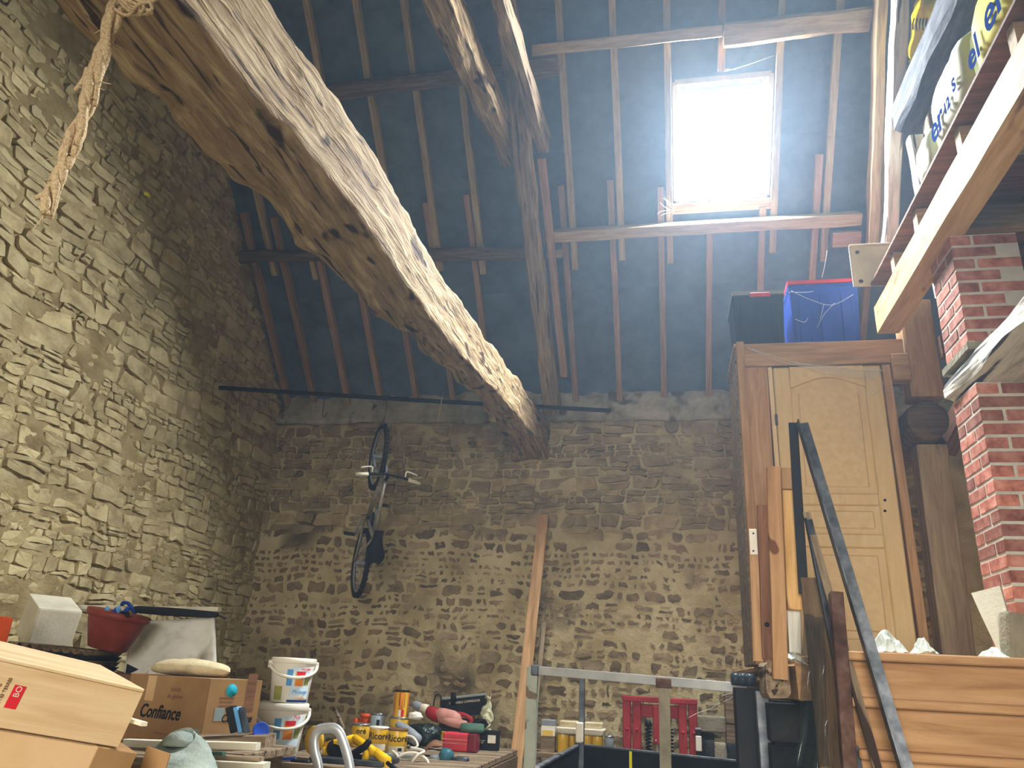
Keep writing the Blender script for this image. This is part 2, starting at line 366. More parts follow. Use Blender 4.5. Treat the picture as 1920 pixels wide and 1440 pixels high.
def stone_geo(poly, joint, proud, base, depthvar, rounded=False):
    """one stone: angular outline that keeps the cell's corners, nearly flat uneven face, knocked-off edges"""
    cx = sum(p[0] for p in poly)/len(poly); cy = sum(p[1] for p in poly)/len(poly)
    pts = []
    for i in range(len(poly)):
        a, b = poly[i], poly[(i+1) % len(poly)]; d = math.dist(a, b)
        if d < .018: continue
        k = rnd.uniform(.06, .22) if not rounded else rnd.uniform(.2, .33)
        if d > .05 or rounded:
            pts += [(a[0]+(b[0]-a[0])*k, a[1]+(b[1]-a[1])*k), (b[0]+(a[0]-b[0])*k, b[1]+(a[1]-b[1])*k)]
        else: pts.append((a[0]*.5+b[0]*.5, a[1]*.5+b[1]*.5))
    if len(pts) < 4: pts = poly
    ring = []
    for x, y in pts:
        r = math.hypot(x-cx, y-cy) or 1; f = max(.35, 1-joint*rnd.uniform(.3, 1.5)/r)
        ring.append((cx+(x-cx)*f+rnd.uniform(-.006, .006), cy+(y-cy)*f+rnd.uniform(-.004, .004)))
    n = len(ring)
    d0 = proud+rnd.uniform(-1, 1)*depthvar; tx, ty = rnd.uniform(-.09, .09), rnd.uniform(-.13, .13)
    vs_, fs = [], []
    for x, y in ring: vs_.append((x, y, base))
    for x, y in ring:
        f = rnd.uniform(.84, .985)
        X, Y = cx+(x-cx)*f, cy+(y-cy)*f
        vs_.append((X, Y, d0+tx*(X-cx)+ty*(Y-cy)+rnd.uniform(-.007, .003)))
    vs_.append((cx+rnd.uniform(-.03, .03), cy+rnd.uniform(-.012, .012), d0+rnd.uniform(-.004, .006)))
    for k in range(n):
        k2 = (k+1) % n
        fs += [(k, k2, n+k2, n+k), (n+k, n+k2, 2*n)]
    return vs_, fs
def build_stones(items, wall, M, stuff_name):
    """items: (verts, faces, material); the 300 that show largest become stones of their own, the rest one mass"""
    rank = []
    for k, (vs_, fs, m) in enumerate(items):
        pp = [proj(M @ V(v)) for v in vs_[:len(vs_)//2]]; nq = len(pp)
        if any(p[0] < -40 or p[0] > 1960 or p[1] < -40 or p[1] > 1480 for p in pp): a = 0
        else: a = abs(sum(pp[i][0]*pp[(i+1) % nq][1]-pp[(i+1) % nq][0]*pp[i][1] for i in range(nq)))/2
        rank.append((-a, k))
    rank.sort(); own = set(k for a, k in rank[:300])
    rest = {}
    for k, (vs_, fs, m) in enumerate(items):
        tone = rnd.random()
        if k in own:
            c = V((sum(v[0] for v in vs_)/len(vs_), sum(v[1] for v in vs_)/len(vs_), 0))
            o = mesh('stone', [V(v)-c for v in vs_], fs, m, wall, M @ Matrix.Translation(c))
            o.data.attributes.new('tone', 'FLOAT', 'POINT').data.foreach_set('value', [tone]*len(vs_))
        else:
            r = rest.setdefault(m.name, [[], [], [], m]); b = len(r[0]); r[0].extend(vs_); r[1].extend(tuple(i+b for i in f) for f in fs); r[2].extend([tone]*len(vs_))
    # one part: several materials in one mesh
    av, af, at_, mi, mats = [], [], [], [], []
    for r in rest.values():
        b = len(av); av += r[0]; af += [tuple(i+b for i in f) for f in r[1]]; at_ += r[2]; mi += [len(mats)]*len(r[1]); mats.append(r[3])
    o = mesh(stuff_name, av, af, mats[0], wall, M)
    for m in mats[1:]: o.data.materials.append(m)
    o.data.polygons.foreach_set('material_index', mi)
    o.data.attributes.new('tone', 'FLOAT', 'POINT').data.foreach_set('value', at_)
    o['kind'] = 'stuff'
# left gable wall: coordinates (u = Y, v = Z), normal +X
def gable(y): return ZE+(YB-y)*math.tan(SL) if y > 2 else ZE+(y+4)*math.tan(SL)
ML = Matrix(((0, 0, 1, XL), (1, 0, 0, 0), (0, 1, 0, 0), (0, 0, 0, 1)))
def pits(a, b, s):           # eroded joints: narrow flat hollows
    return -.05*max(0, noise.noise(V((a*9, b*17, s)))-.22)*2.2
def wl(u, v):
    y = -4+5.8*u/.15 if u < .15 else 1.8+6.45*(u-.15)/.85
    z = (gable(min(8, y))+.10)*v
    return (y, z, -.010+.020*noise.fractal(V((y*1.7, z*1.9, 1)), 1, 2, 3)+.010*noise.noise(V((y*14, z*20, 2)))+pits(y, z, 3))
wall_left = grid('wall_left', 230, 240, wl, M_MUD, None, ML); tag(wall_left, kind='structure')
items = []
for poly, s in rubble(1.8, 8.0, .5, 9.5, .055, .16, 1.9, lambda u, v: v < gable(u)-.04 and not (3.62 < u < 3.95 and 5.95 < v < 6.2)):
    items.append(stone_geo(poly, .006, .0, -.07, .012)+(M_STONE_L,))
build_stones(items, wall_left, ML, 'small_stones')
# back wall: (u = X, v = Z), normal -Y
MB = Matrix(((1, 0, 0, 0), (0, 0, -1, YB), (0, 1, 0, 0), (0, 0, 0, 1)))
def wb_(x, z):
    f = noise.fractal(V((x*2.1, z*2.1, 7)), 1, 2, 4)
    low = z < 3.02+.06*noise.noise(V((x*2, 0, 5)))
    return (.0+.012*f+.006*noise.noise(V((x*16, z*20, 2)))) if low else (-.016+.016*f+.008*noise.noise(V((x*14, z*20, 2)))+pits(x, z, 6))
wall_back = grid('wall_back', 280, 140, lambda u, v: (XL-.15+(XR-XL+.15)*u, 4.36*v, wb_(XL-.15+(XR-XL+.15)*u, 4.36*v)), M_MORT, None, MB); tag(wall_back, kind='structure')
items = []
lowz = lambda u: 3.02+.06*noise.noise(V((u*2, 0, 5)))
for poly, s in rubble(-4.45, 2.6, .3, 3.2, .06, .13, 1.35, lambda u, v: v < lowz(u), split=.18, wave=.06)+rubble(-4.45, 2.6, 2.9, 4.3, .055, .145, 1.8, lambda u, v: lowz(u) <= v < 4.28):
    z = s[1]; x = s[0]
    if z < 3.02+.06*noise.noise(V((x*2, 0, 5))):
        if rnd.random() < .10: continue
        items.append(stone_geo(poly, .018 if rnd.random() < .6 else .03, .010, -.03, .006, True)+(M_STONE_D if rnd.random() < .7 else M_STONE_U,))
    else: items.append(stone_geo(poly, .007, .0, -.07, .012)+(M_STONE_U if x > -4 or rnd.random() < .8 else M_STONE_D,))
build_stones(items, wall_back, MB, 'small_stones')
# rendered wall head, lumpy, ragged along its top
def head(u, v):
    x = XL+(XR-XL)*u
    if v < .45: z = 4.26+.05*noise.noise(V((x*2.6, 1, 2))); d = .03+.05*(v/.45)
    else: z = 4.3+.34*((v-.45)/.55)+(.10*noise.noise(V((x*3.1, 0, 9)))+.05*noise.noise(V((x*9, 0, 9))))*((v-.45)/.55); d = .08-.06*((v-.45)/.55)**3
    return (x, z, d+.05*noise.fractal(V((x*3, z*5, 2)), 1, 2, 4)-.03)
grid('wall_head', 190, 12, head, M_RENDER, wall_back, MB)
# right and front walls (out of the frame), front wall with its wide barn door
wr = thing('wall_right', (XR, 2, 0), kind='structure')
mesh('wall_face', [(XR, -4, 0), (XR, 8, 0), (XR, 8, ZE), (XR, 2, gable(2.001)), (XR, -4, ZE)], [(0, 1, 2, 3, 4)], M_MUD, wr)
wf = thing('wall_front', (0, -4, 0), kind='structure')
for (x0, x1, z0, z1) in ((XL, -.7, 0, ZE), (2.7, XR, 0, ZE), (-.7, 2.7, 3.7, ZE)):
    wbox('wall_piece', (x0, -4.3, z0), (x1, -4.0, z1), M_MUD, wf)
# ---- roof: outer deck with the opening, felt, rafters
ceil = thing('ceiling', (0, 2, 10.5), kind='structure')
def slope_rect(name, x0, x1, y0, y1, off, mat, parent, thick=.02, n=1):
    return mesh(name, [roof(x0, y0, off), roof(x1, y0, off), roof(x1, y1, off), roof(x0, y1, off)] + [roof(x0, y0, off-thick), roof(x1, y0, off-thick), roof(x1, y1, off-thick), roof(x0, y1, off-thick)],
                [(0, 1, 2, 3), (7, 6, 5, 4), (0, 4, 5, 1), (1, 5, 6, 2), (2, 6, 7, 3), (3, 7, 4, 0)], mat, parent)
def felt(y0, y1, off):              # one width of felt lying across the rafters, cut round the roof window
    vs_, fs = [], []
    xs = [XL-.02+(XR-XL+.04)*i/44 for i in range(45)]
    xs = sorted(set([round(x, 4) for x in xs]+[SKX0, SKX1])); ys = sorted(set([y0+(y1-y0)*j/6 for j in range(7)]+[y for y in (SKY0, SKY1) if y0 < y < y1]))
    for y in ys:
        for x in xs:
            edge = (x in (SKX0, SKX1)) or (y in (SKY0, SKY1))
            vs_.append(roof(x, y, off+(0 if edge else -.008*abs(noise.noise(V((x*2.2, y*2.2, off*99))))+(.016 if y == y1 else 0))))
    nx = len(xs)
    for j in range(len(ys)-1):
        for i in range(nx-1):
            cx, cy = (xs[i]+xs[i+1])/2, (ys[j]+ys[j+1])/2
            if SKX0 < cx < SKX1 and SKY0 < cy < SKY1: continue
            fs.append((j*nx+i, j*nx+i+1, (j+1)*nx+i+1, (j+1)*nx+i))
    o = mesh('felt_sheet', vs_, fs, M_FELT, ceil, None, True)
ysm = [8.15, 7.1, 6.1, 5.1, 4.1, 3.1, 2.0]
for k in range(6): felt(ysm[k+1], ysm[k]+.04, -.002-.006*(k % 2))
for (x0, x1, y0, y1) in ((XL-.3, SKX0-.03, 2, 8.4), (SKX1+.03, XR+.3, 2, 8.4), (SKX0-.03, SKX1+.03, 2, SKY0-.03), (SKX0-.03, SKX1+.03, SKY1+.03, 8.4)):
    slope_rect('roof_deck', x0, x1, y0, y1, -.03, M_BLACKM, ceil, .06)
mesh('near_slope', [(XL-.2, 2, gable(2.001)), (XR+.2, 2, gable(2.001)), (XR+.2, -4.2, ZE-.2), (XL-.2, -4.2, ZE-.2)], [(0, 1, 2, 3)], M_FELT, ceil)
def rafter(x, y0, y1, w=.062, h=.075, mat=None, dx=0):      # y0 = lower end (towards the wall)
    timber('rafter', roof(x+dx, y0, .006+h/2), roof(x, y1, .006+h/2), w, h, mat or M_RAFT, ceil, up=RN, seg=5, rough=.006, ch=.06, seed=x*10+y0, cs=1)
for x, ye in ((-4.15, 6.9), (-3.68, 6.95), (-3.21, 6.9), (-2.72, 6.9), (-2.26, 6.93), (-1.80, 6.97), (-.83, 6.97), (-.35, 6.92), (.125, 6.96), (1.10, 6.92), (1.575, 7.0), (2.05, 6.9), (2.5, 6.9), (3.0, 6.9)):
    rafter(x, ye, 2.05, mat=M_RAFT)
rafter(.60, 5.72, 2.05, mat=M_RAFT2, w=.06)                                    # trimmed short above the roof window
for x, y1 in ((-4.36, 6.4), (-4.02, 6.45), (-3.60, 6.5), (-3.19, 6.4), (-2.76, 6.35), (-2.32, 6.42), (-1.88, 6.38), (-.92, 6.36), (-.435, 6.35), (.04, 6.42), (.505, 6.68), (1.0, 6.60), (1.485, 6.28), (2.0, 6.4), (2.45, 6.4)):
    rafter(x, 8.1, y1, mat=M_RAFT2)
# ---- roof window
win = thing('window_1', _c, kind='structure')
def bar(name, xa, ya, xb, yb, wd, o0, o1, mat, parent):   # bar lying in the roof window's plane
    a, b = roof(xa, ya, (o0+o1)/2), roof(xb, yb, (o0+o1)/2)
    return timber(name, a, b, wd, abs(o1-o0), mat, parent, up=RN, seg=1, rough=0, ch=.08, cs=1)
M_WFR = mk('window_pine', ['8f877c', 'a29a8f'], ns=5, rough=.6)
M_WAL = mk('window_sash', ['a7aaab', 'bdc0c0'], ns=5, rough=.5)
for k, (x0, x1, y0, y1) in enumerate(((SKX0, SKX0, SKY0, SKY1), (SKX1, SKX1, SKY0, SKY1), (SKX0, SKX1, SKY0, SKY0), (SKX0, SKX1, SKY1, SKY1))):
    bar('window_frame', x0, y0, x1, y1, .05, -.12, .02, M_WFR, win)
g = .065
sash = bar('sash', SKX0+g, SKY1-g*.7, SKX1-g, SKY1-g*.7, .06, -.11, -.05, M_WFR, win)
bar('sash', SKX0+g, SKY0+g*.7, SKX1-g, SKY0+g*.7, .06, -.11, -.05, M_WAL, win)
bar('sash', SKX0+g, SKY0+g*.5, SKX0+g, SKY1-g*.5, .05, -.11, -.05, M_WFR, win)
bar('sash', SKX1-g, SKY0+g*.5, SKX1-g, SKY1-g*.5, .05, -.11, -.05, M_WFR, win)
bar('vent_flap', SKX0+.10, SKY0+.07, SKX1-.10, SKY0+.07, .03, -.05, -.03, M_WAL, win)
mg = bpy.data.materials.new('window_glass'); mg.use_nodes = True; nt = mg.node_tree; nt.nodes.clear()
ou = nt.nodes.new('ShaderNodeOutputMaterial'); mx = nt.nodes.new('ShaderNodeMixShader'); tr = nt.nodes.new('ShaderNodeBsdfTransparent'); gl = nt.nodes.new('ShaderNodeBsdfGlossy')
mx.inputs[0].default_value = .06; gl.inputs['Roughness'].default_value = .05; nt.links.new(tr.outputs[0], mx.inputs[1]); nt.links.new(gl.outputs[0], mx.inputs[2]); em = nt.nodes.new('ShaderNodeEmission'); em.inputs[0].default_value = (.95, .98, 1, 1); em.inputs[1].default_value = 2.5; ad = nt.nodes.new('ShaderNodeAddShader')   # emission added to the glass so the sky behind reads white
nt.links.new(mx.outputs[0], ad.inputs[0]); nt.links.new(em.outputs[0], ad.inputs[1]); nt.links.new(ad.outputs[0], ou.inputs[0])
mesh('pane', [roof(SKX0+.03, SKY0+.03, -.08), roof(SKX1-.03, SKY0+.03, -.08), roof(SKX1-.03, SKY1-.03, -.08), roof(SKX0+.03, SKY1-.03, -.08)], [(0, 1, 2, 3)], mg, win)
timber('sill_board', roof(SKX0-.05, SKY1+.05, .05), roof(SKX1+.05, SKY1+.05, .05), .10, .03, M_RAFT, win, up=RN, seg=2, rough=.003)
# ================================================================ ROOF TIMBERS
# great tie beam of the truss: hewn, bowed, knotty
def tie_beam():
    st = [(.3, -2.00, -1.58, 3.56, 4.06), (1.2, -1.95, -1.54, 3.58, 4.05), (1.9, -1.90, -1.49, 3.60, 4.06), (2.5, -1.87, -1.455, 3.65, 4.08), (3.0, -1.845, -1.42, 3.64, 4.08), (3.5, -1.78, -1.41, 3.66, 4.07),
          (4.0, -1.70, -1.395, 3.65, 4.06), (4.5, -1.63, -1.375, 3.67, 4.06), (5.2, -1.55, -1.345, 3.73, 4.07), (6.0, -1.53, -1.31, 3.80, 4.15), (6.8, -1.55, -1.28, 3.86, 4.22), (7.5, -1.57, -1.24, 3.86, 4.24), (8.15, -1.58, -1.20, 3.82, 4.26)]
    NR, K = 260, 14; vs_, fs = [], []
    def val(y, k):
        for a, b in zip(st, st[1:]):
            if y <= b[0]:
                t = (y-a[0])/(b[0]-a[0]); t = t*t*(3-2*t); return a[k]+(b[k]-a[k])*t
        return st[-1][k]
    n = 4*K
    for s in range(NR+1):
        y = .3+7.85*s/NR; xl, xr, zb, zt = (val(y, k) for k in (1, 2, 3, 4))
        cx, cz, hw, hh = (xl+xr)/2, (zb+zt)/2, (xr-xl)/2, (zt-zb)/2
        cor = [(-1, -1), (1, -1), (1, 1), (-1, 1)]
        for i in range(4):
            a, b = cor[i], cor[(i+1) % 4]
            for j in range(K):
                t = j/K; p, q = a[0]+(b[0]-a[0])*t, a[1]+(b[1]-a[1])*t
                r = max(abs(p), abs(q)); e = (abs(p)**22+abs(q)**22)**(1/22); p, q = p/e*r, q/e*r
                P = V((cx+p*hw, y, cz+q*hh))
                d = noise.fractal(V((P.x*3, P.y*1.3, P.z*3)), 1, 2, 5)*.026
                d += noise.fractal(V((P.x*14, P.y*3.2+P.z*9, P.z*14-P.y*4)), 1, 2, 4)*.014
                if p < -.5 and q < -.2: d += .05*noise.noise(V((3, y*1.9, 1)))+.035*noise.noise(V((8, y*5.5, 1)))
                vs_.append(P+V((p, 0, q)).normalized()*d)
    for s in range(NR):
        for i in range(n):
            a = s*n+i; b = s*n+(i+1) % n; fs.append((a, b, b+n, a+n))
    fs.append(tuple(reversed(range(n)))); fs.append(tuple(range(NR*n, NR*n+n)))
    return [V((v.y, -v.x, v.z)) for v in vs_], fs
_v, _f = tie_beam()
o = mesh('tie_beam', _v, _f, M_OAK, None, Matrix(((0, -1, 0, 0), (1, 0, 0, 0), (0, 0, 1, 0), (0, 0, 0, 1))), True)
tag(o, 'massive rough hewn oak tie beam crossing the barn towards the back wall', 'beam')
def T(name, label, p0, p1, w, h, mat, cat='beam', **k):
    return tag(timber(name, p0, p1, w, h, mat, **k), label, cat, k.get('group'))
def r_off(x, y, off): return roof(x, y, off)
# principal rafter of the truss
T('principal_rafter', 'thick old principal rafter rising from the foot of the great tie beam', r_off(-1.15, 8.02, .36), r_off(-1.32, 3.0, .36), .17, .20, M_OAK2, up=RN, seg=24, rough=.03, ch=.2, seed=2)
T('collar_beam', 'hewn collar beam with a pale right edge, left of the principal rafter', V((-1.70, 2.2, 6.33)), V((-1.385, 6.12, 6.37)), .27, .27, M_OAK, seg=24, rough=.04, ch=.25, seed=4, w1=.20, h1=.20)
T('collar_beam', 'short weathered collar end hanging right of the principal rafter', V((-1.19, 3.0, 6.42)), V((-1.055, 6.02, 6.42)), .13, .20, M_OAK2, seg=16, rough=.03, ch=.25, seed=7)
T('strut', 'narrow brown strut beside the principal rafter below the collar end', r_off(-1.0, 7.75, .27), r_off(-1.06, 6.15, .27), .07, .10, M_RAFT2, up=RN, seg=8, rough=.008, seed=3)
# purlins
T('purlin', 'squared purlin under the roof window sill', r_off(-1.12, 6.70, .155), r_off(1.86, 6.70, .155), .11, .15, M_RAFT, up=RN, seg=14, rough=.012, seed=11, bow=(0, .0))
T('purlin', 'crooked dark log purlin left of the principal rafter', r_off(-4.5, 6.72, .14), r_off(-1.28, 6.82, .14), .12, .13, M_DARKLOG, up=RN, seg=20, rough=.035, ch=.4, seed=12)
T('purlin', 'rotten dark upper purlin between the great beam and the collar', r_off(-4.5, 5.64, .14), r_off(-.86, 5.58, .14), .15, .14, M_DARKLOG, up=RN, seg=22, rough=.04, ch=.3, seed=13)
T('purlin', 'slim upper purlin with a split edge left of the roof window', r_off(-1.08, 5.48, .15), r_off(.595, 5.48, .15), .10, .12, M_RAFT, up=RN, seg=10, rough=.008, seed=14)
T('purlin', 'thick upper purlin with flaking pale bark above the roof window', r_off(.605, 5.50, .14), r_off(1.80, 5.50, .14), .19, .14, M_RAFT, up=RN, seg=12, rough=.03, ch=.25, seed=15)
T('purlin_block', 'short wooden block under the end of the lower purlin', r_off(1.62, 6.83, .17), r_off(1.87, 6.83, .17), .14, .10, M_RAFT2, up=RN, cat='block')
T('purlin_block', 'small offcut nailed under the purlin beside the principal rafter', r_off(-1.10, 6.83, .14), r_off(-.95, 6.83, .14), .08, .07, M_RAFT, up=RN, cat='block')
# right hand truss: rafters seen edge on
T('principal_rafter', 'tall pale rafter at the right end of the purlins', Rp(1635, 470, .30), Rp(1655, -120, .30), .085, .16, M_RAFT, up=RN, seg=14, rough=.02, seed=21)
T('principal_rafter', 'bright whitish rafter between the purlin ends and the loft', Rp(1666, 520, .62), Rp(1692, -120, .62), .10, .14, M_WHITEW, up=RN, seg=14, rough=.025, seed=22)
# black pipe across the corner
p0, p1 = at(411, 727, X=XL+.02), at(1145, 770, Y=7.55)
tag(tube('pipe', [p0, p0.lerp(p1, .5)-V((0, 0, .01)), p1], .022, M_BLACKM, n=12), 'long black pipe slung across the corner below the rafters', 'pipe')
# ================================================================ RIGHT SIDE: PLATFORM, CLOSET, LOFT, BRICK PIER
DZ = 1.76                                   # platform level
pl = thing('platform', (2.3, 5.8, 0), 'raised wooden platform faced with lapped orange pine boards', 'platform')
for k in range(18):
    y = 3.66+.24*k
    wbox('deck_board', ((.82 if k < 1 else .62), y, DZ-.03), (XR-.02, y+.235, DZ), M_PINEB, pl, bev=.003)
zt = [1.775, 1.597, 1.405, 1.20, .99, .77, .54, .30]
for k in range(7):
    wbox('fascia_board', (.725+.012*k, 3.605, zt[k+1]), (3.6, 3.625, zt[k]-.036), M_PINE, pl, bev=.003)
    wbox('nosing', (.72+.012*k, 3.562, zt[k]-.036), (3.6, 3.625, zt[k]), M_PINE, pl, bev=.006)
timber('edge_beam', (.50, 3.88, 1.655), (.50, 4.24, 1.655), .11, .16, M_OAK2, pl, rough=.02, ch=.25, seed=31)
timber('edge_beam', (.64, 3.90, 1.65), (.64, 4.30, 1.65), .12, .155, M_PINEB, pl, rough=.008, seed=32)
for x, y in ((.56, 7.6), (3.9, 4.2), (3.9, 7.6)):
    wbox('platform_post', (x-.06, y-.06, 0), (x+.06, y+.06, 1.575), M_OAK2, pl)
# dark block wall under the platform
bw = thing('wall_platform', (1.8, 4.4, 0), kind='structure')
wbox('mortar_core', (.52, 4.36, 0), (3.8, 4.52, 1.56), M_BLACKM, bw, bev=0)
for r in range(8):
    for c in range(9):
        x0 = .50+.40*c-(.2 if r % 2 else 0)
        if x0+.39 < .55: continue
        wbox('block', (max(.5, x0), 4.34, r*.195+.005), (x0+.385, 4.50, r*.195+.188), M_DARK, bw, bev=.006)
# ---- closet with the panelled door
cl = thing('closet', (1.15, 5.5, DZ), 'tall timber closet with a cream panelled door standing on the platform', 'closet')
FX0, FX1, FY, FT = .567, 1.66, 5.5, 4.03
for k in range(7):                          # left flank of narrow grooved boards
    wbox('side_board', (FX0-.012, FY+.02+.088*k, DZ), (FX0+.012, FY+.102+.088*k, FT-.03), M_OAK2, cl, bev=.006)
wbox('back_panel', (FX0, 6.10, DZ), (1.60, 6.12, FT-.03), M_PINEB, cl)
wbox('right_panel', (1.56, 5.54, DZ), (1.58, 6.12, FT-.03), M_PINEB, cl)
timber('corner_post', (.592, FY-.01, DZ), (.592, FY-.01, FT), .055, .07, M_PINEB, cl, up=(0, -1, 0), rough=.003, seed=43)
wbox('top_panel', (FX0-.02, FY, FT-.03), (1.62, 6.14, FT), M_PINEB, cl)
timber('stile', (.660, FY+.02, DZ), (.685, FY+.02, FT-.19), .185, .045, M_PINEB, cl, up=(0, -1, 0), rough=.004, seed=40, ch=.05)
timber('stile', (.795, FY+.01, DZ), (.795, FY+.01, FT-.2), .03, .05, M_PINEP, cl, up=(0, -1, 0), rough=.001, ch=.1)
timber('top_rail', (.622, FY, FT-.105), (1.72, FY, FT-.105), .18, .06, M_PINEB, cl, up=(0, -1, 0), rough=.012, seed=41, ch=.06, seg=10)
wbox('bracket', (1.62, FY-.06, 3.70), (1.74, FY+.06, 3.90), M_PINEB, cl, bev=.01)
timber('jamb', (1.595, FY, DZ), (1.585, FY, FT-.21), .055, .07, M_PINEB, cl, up=(0, -1, 0), rough=.003, seed=42)
# door leaf
LX0, LX1, LZ0, LZ1 = .815, 1.553, DZ+.02, 3.825
zz = lambda y: at(1560, y, Y=FY).z
z_tp1, z_tp0, z_mp1, z_mp0, z_lp1, z_lp0 = zz(727), zz(926), zz(948), zz(1001), zz(1027), zz(1196)
px0, px1 = .93, 1.435
leaf = box('door', (LX1-LX0, .022, LZ1-LZ0), M_DOOR, cl, Matrix.Translation(((LX0+LX1)/2, FY+.015, (LZ0+LZ1)/2)), bev=.002)
fz = FY+.004
def rail(name, x0, x1, z0, z1): return wbox(name, (x0, fz-.024, z0), (x1, fz+.004, z1), M_DOOR, leaf, bev=.009)
rail('stile', LX0, px0, LZ0, LZ1); rail('stile', px1, LX1, LZ0, LZ1)
rail('rail', px0, px1, z_mp1, z_tp0); rail('rail', px0, px1, z_lp1, z_mp0); rail('rail', px0, px1, LZ0, z_lp0)
MD = Matrix(((1, 0, 0, 0), (0, 0, 1, fz-.024), (0, 1, 0, 0), (0, 0, 0, 1)))   # local XY = X,Z ; thickness towards +Y
def arch(x0, x1, zs, rise, n=16): return [(x0+(x1-x0)*i/n, zs+rise*(.5-.5*math.cos(2*math.pi*min(1, max(0, (i/n)))))**.6) for i in range(n+1)]
ar = arch(px0, px1, z_tp1, .075)
prism('top_rail', [(px0, LZ1)]+ar+[(px1, LZ1)], .028, M_DOOR, leaf, MD)
def panel_field(x0, x1, z0, z1, top=None):
    pl_ = [(x0, z0), (x1, z0)]+(list(reversed(top)) if top else [(x1, z1), (x0, z1)])
    m2 = MD.copy(); m2[1][3] = fz-.011
    prism('panel', pl_, .02, M_DOOR, leaf, m2, bev=.009)
panel_field(px0+.045, px1-.045, z_tp0+.045, 0, arch(px0+.045, px1-.045, z_tp1-.045, .072))
panel_field(px0+.04, px1-.04, z_mp0+.035, z_mp1-.035)
panel_field(px0+.045, px1-.045, z_lp0+.045, z_lp1-.045)
for (y) in (938, 958):
    p = at(1659, y, Y=FY-.021); lathe('keyhole', [(.009, 0), (.009, .006)], M_INK, leaf, facing(p, (1, 0, 0), (0, 0, 1)), n=12)
wbox('hinge', (LX0-.012, fz-.03, 3.38), (LX0+.004, fz-.004, 3.46), M_DSTEEL, leaf, bev=.002)
# ---- storage boxes on the closet
def crate(label, px0, px1, pyb, pyt, Y, dep, body, lid, tall, lid_h=.03, handle=None, ribs=3):
    a = at(px0, pyb, Y=Y); b = at(px1, pyb, Y=Y); top = at((px0+px1)/2, pyt, Y=Y).z
    zb = FT+.001; W = b.x-a.x; H = top-zb-lid_h; c = V(((a.x+b.x)/2, Y+dep/2, zb))
    t = thing('storage_box', c, label, 'box')
    bd = box('tub', (W, dep, H), body, t, Matrix.Translation(c+V((0, 0, H/2))), bev=.02, seg=2, taper=.90)
    for k in range(ribs):
        x = c.x-W*.30+W*.60*k/(ribs-1)
        box('rib', (W*.16, .02, H*.80), body, t, Matrix.Translation((x, Y+.012, zb+H*.44)), bev=.008)
    box('rim', (W*1.02, dep*1.02, .03), body, t, Matrix.Translation(c+V((0, 0, H-.018))), bev=.008)
    ld = box('lid', (W*1.03, dep*1.04, lid_h), lid, t, Matrix.Translation(c+V((0, 0, H+lid_h/2))), bev=.01, seg=2)
    for s in (-1, 1): box('lid_ridge', (W*.34, dep*.9, .016), lid, ld, Matrix.Translation(c+V((s*W*.26, 0, H+lid_h+.006))), bev=.006)
    if handle: box('latch', (W*.40, .02, .035), handle, t, Matrix.Translation((c.x+W*.04, Y-.006, zb+H-.002)), bev=.006)
    return t
M_BKB = mk('black_tub', ['1b2024', '262c31'], ns=4, rough=.45)
M_LIDG = mk('grey_lid', ['7d8482', '979d9a'], ns=6, rough=.6)
M_RL = mk('red_lid', ['c4303c', 'd2404a'], ns=4, rough=.45)
crate('small black plastic storage box with grey lid and red latch on the closet', 1378, 1477, 640, 545, 5.56, .42, M_BKB, M_LIDG, .4, .035, M_RL)
crate('large blue plastic storage box with red lid on the closet', 1487, 1622, 638, 524, 5.60, .45, M_BLUE, M_RL, .5, .03)
# ---- loft on the right
loft = thing('loft', (2.8, 3.5, 3.97), 'timber loft floor on a golden beam above the brick pier', 'loft')
timber('bearer_beam', (1.575, 5.27, 4.08), (1.575, .4, 4.08), .15, .215, M_PINEG, loft, rough=.006, ch=.06, seg=16, seed=50)
timber('bearer_beam', (3.6, 5.2, 4.08), (3.6, .4, 4.08), .15, .215, M_PINEG, loft, rough=.006, ch=.06, seg=10, seed=51)
for px, py in ((1897, 62), (1797, 255), (1716, 405), (1674, 486)):
    y = at(px, py, X=1.53).y
    timber('joist', (1.525, y, 4.27), (4.1, y, 4.27), .07, .16, M_RAFT, loft, rough=.004, seed=y)
for k in range(4): timber('joist', (1.525, 2.45-.5*k, 4.27), (4.1, 2.45-.5*k, 4.27), .07, .16, M_RAFT, loft, rough=.004)
wbox('rim_board', (1.60, .4, 4.19), (1.625, 5.3, 4.355), M_BROWNB, loft, bev=.003)
for k in range(13):
    wbox('floor_board', (1.50+.2*k, .4, 4.357), (1.696+.2*k, 5.28, 4.38), M_BROWNB, loft, bev=.003)
timber('loft_post', (1.86, 5.62, 3.60), (1.86, 5.62, 4.36), .22, .18, M_PINEB, loft, up=(0, -1, 0), rough=.005, seed=55)
# posts, log and braces beside the closet
t = T('post', 'square pine post beside the closet door below the round log end', (1.83, 5.70, DZ), (1.86, 5.70, 3.27), .20, .18, M_RAFT, up=(0, -1, 0), rough=.006, seed=56, cat='post')
lg = thing('log', (1.83, 5.5, 3.43), 'dark round log end resting on the pine post', 'log')
lathe('log_body', [(.10, -.0), (.135, .004), (.142, .03), (.15, .5), (.15, 2.0)], M_DARKLOG, lg, facing((1.83, 5.52, 3.425), (1, 0, 0), (0, 0, 1)) @ Matrix.Rotation(math.pi, 4, 'Y'), n=20, jit=.10, seed=3)
T('brace', 'dark diagonal brace behind the post near the brick pier', (2.02, 5.9, 3.3), (2.5, 5.2, 4.3), .14, .12, M_BROWNB, cat='brace')
wbox('hanger', (2.02, 5.5, 3.60), (2.10, 5.58, 3.85), M_PINEB); tag(bpy.data.objects['hanger'], 'small wooden hanger block under the loft right of the post', 'block')
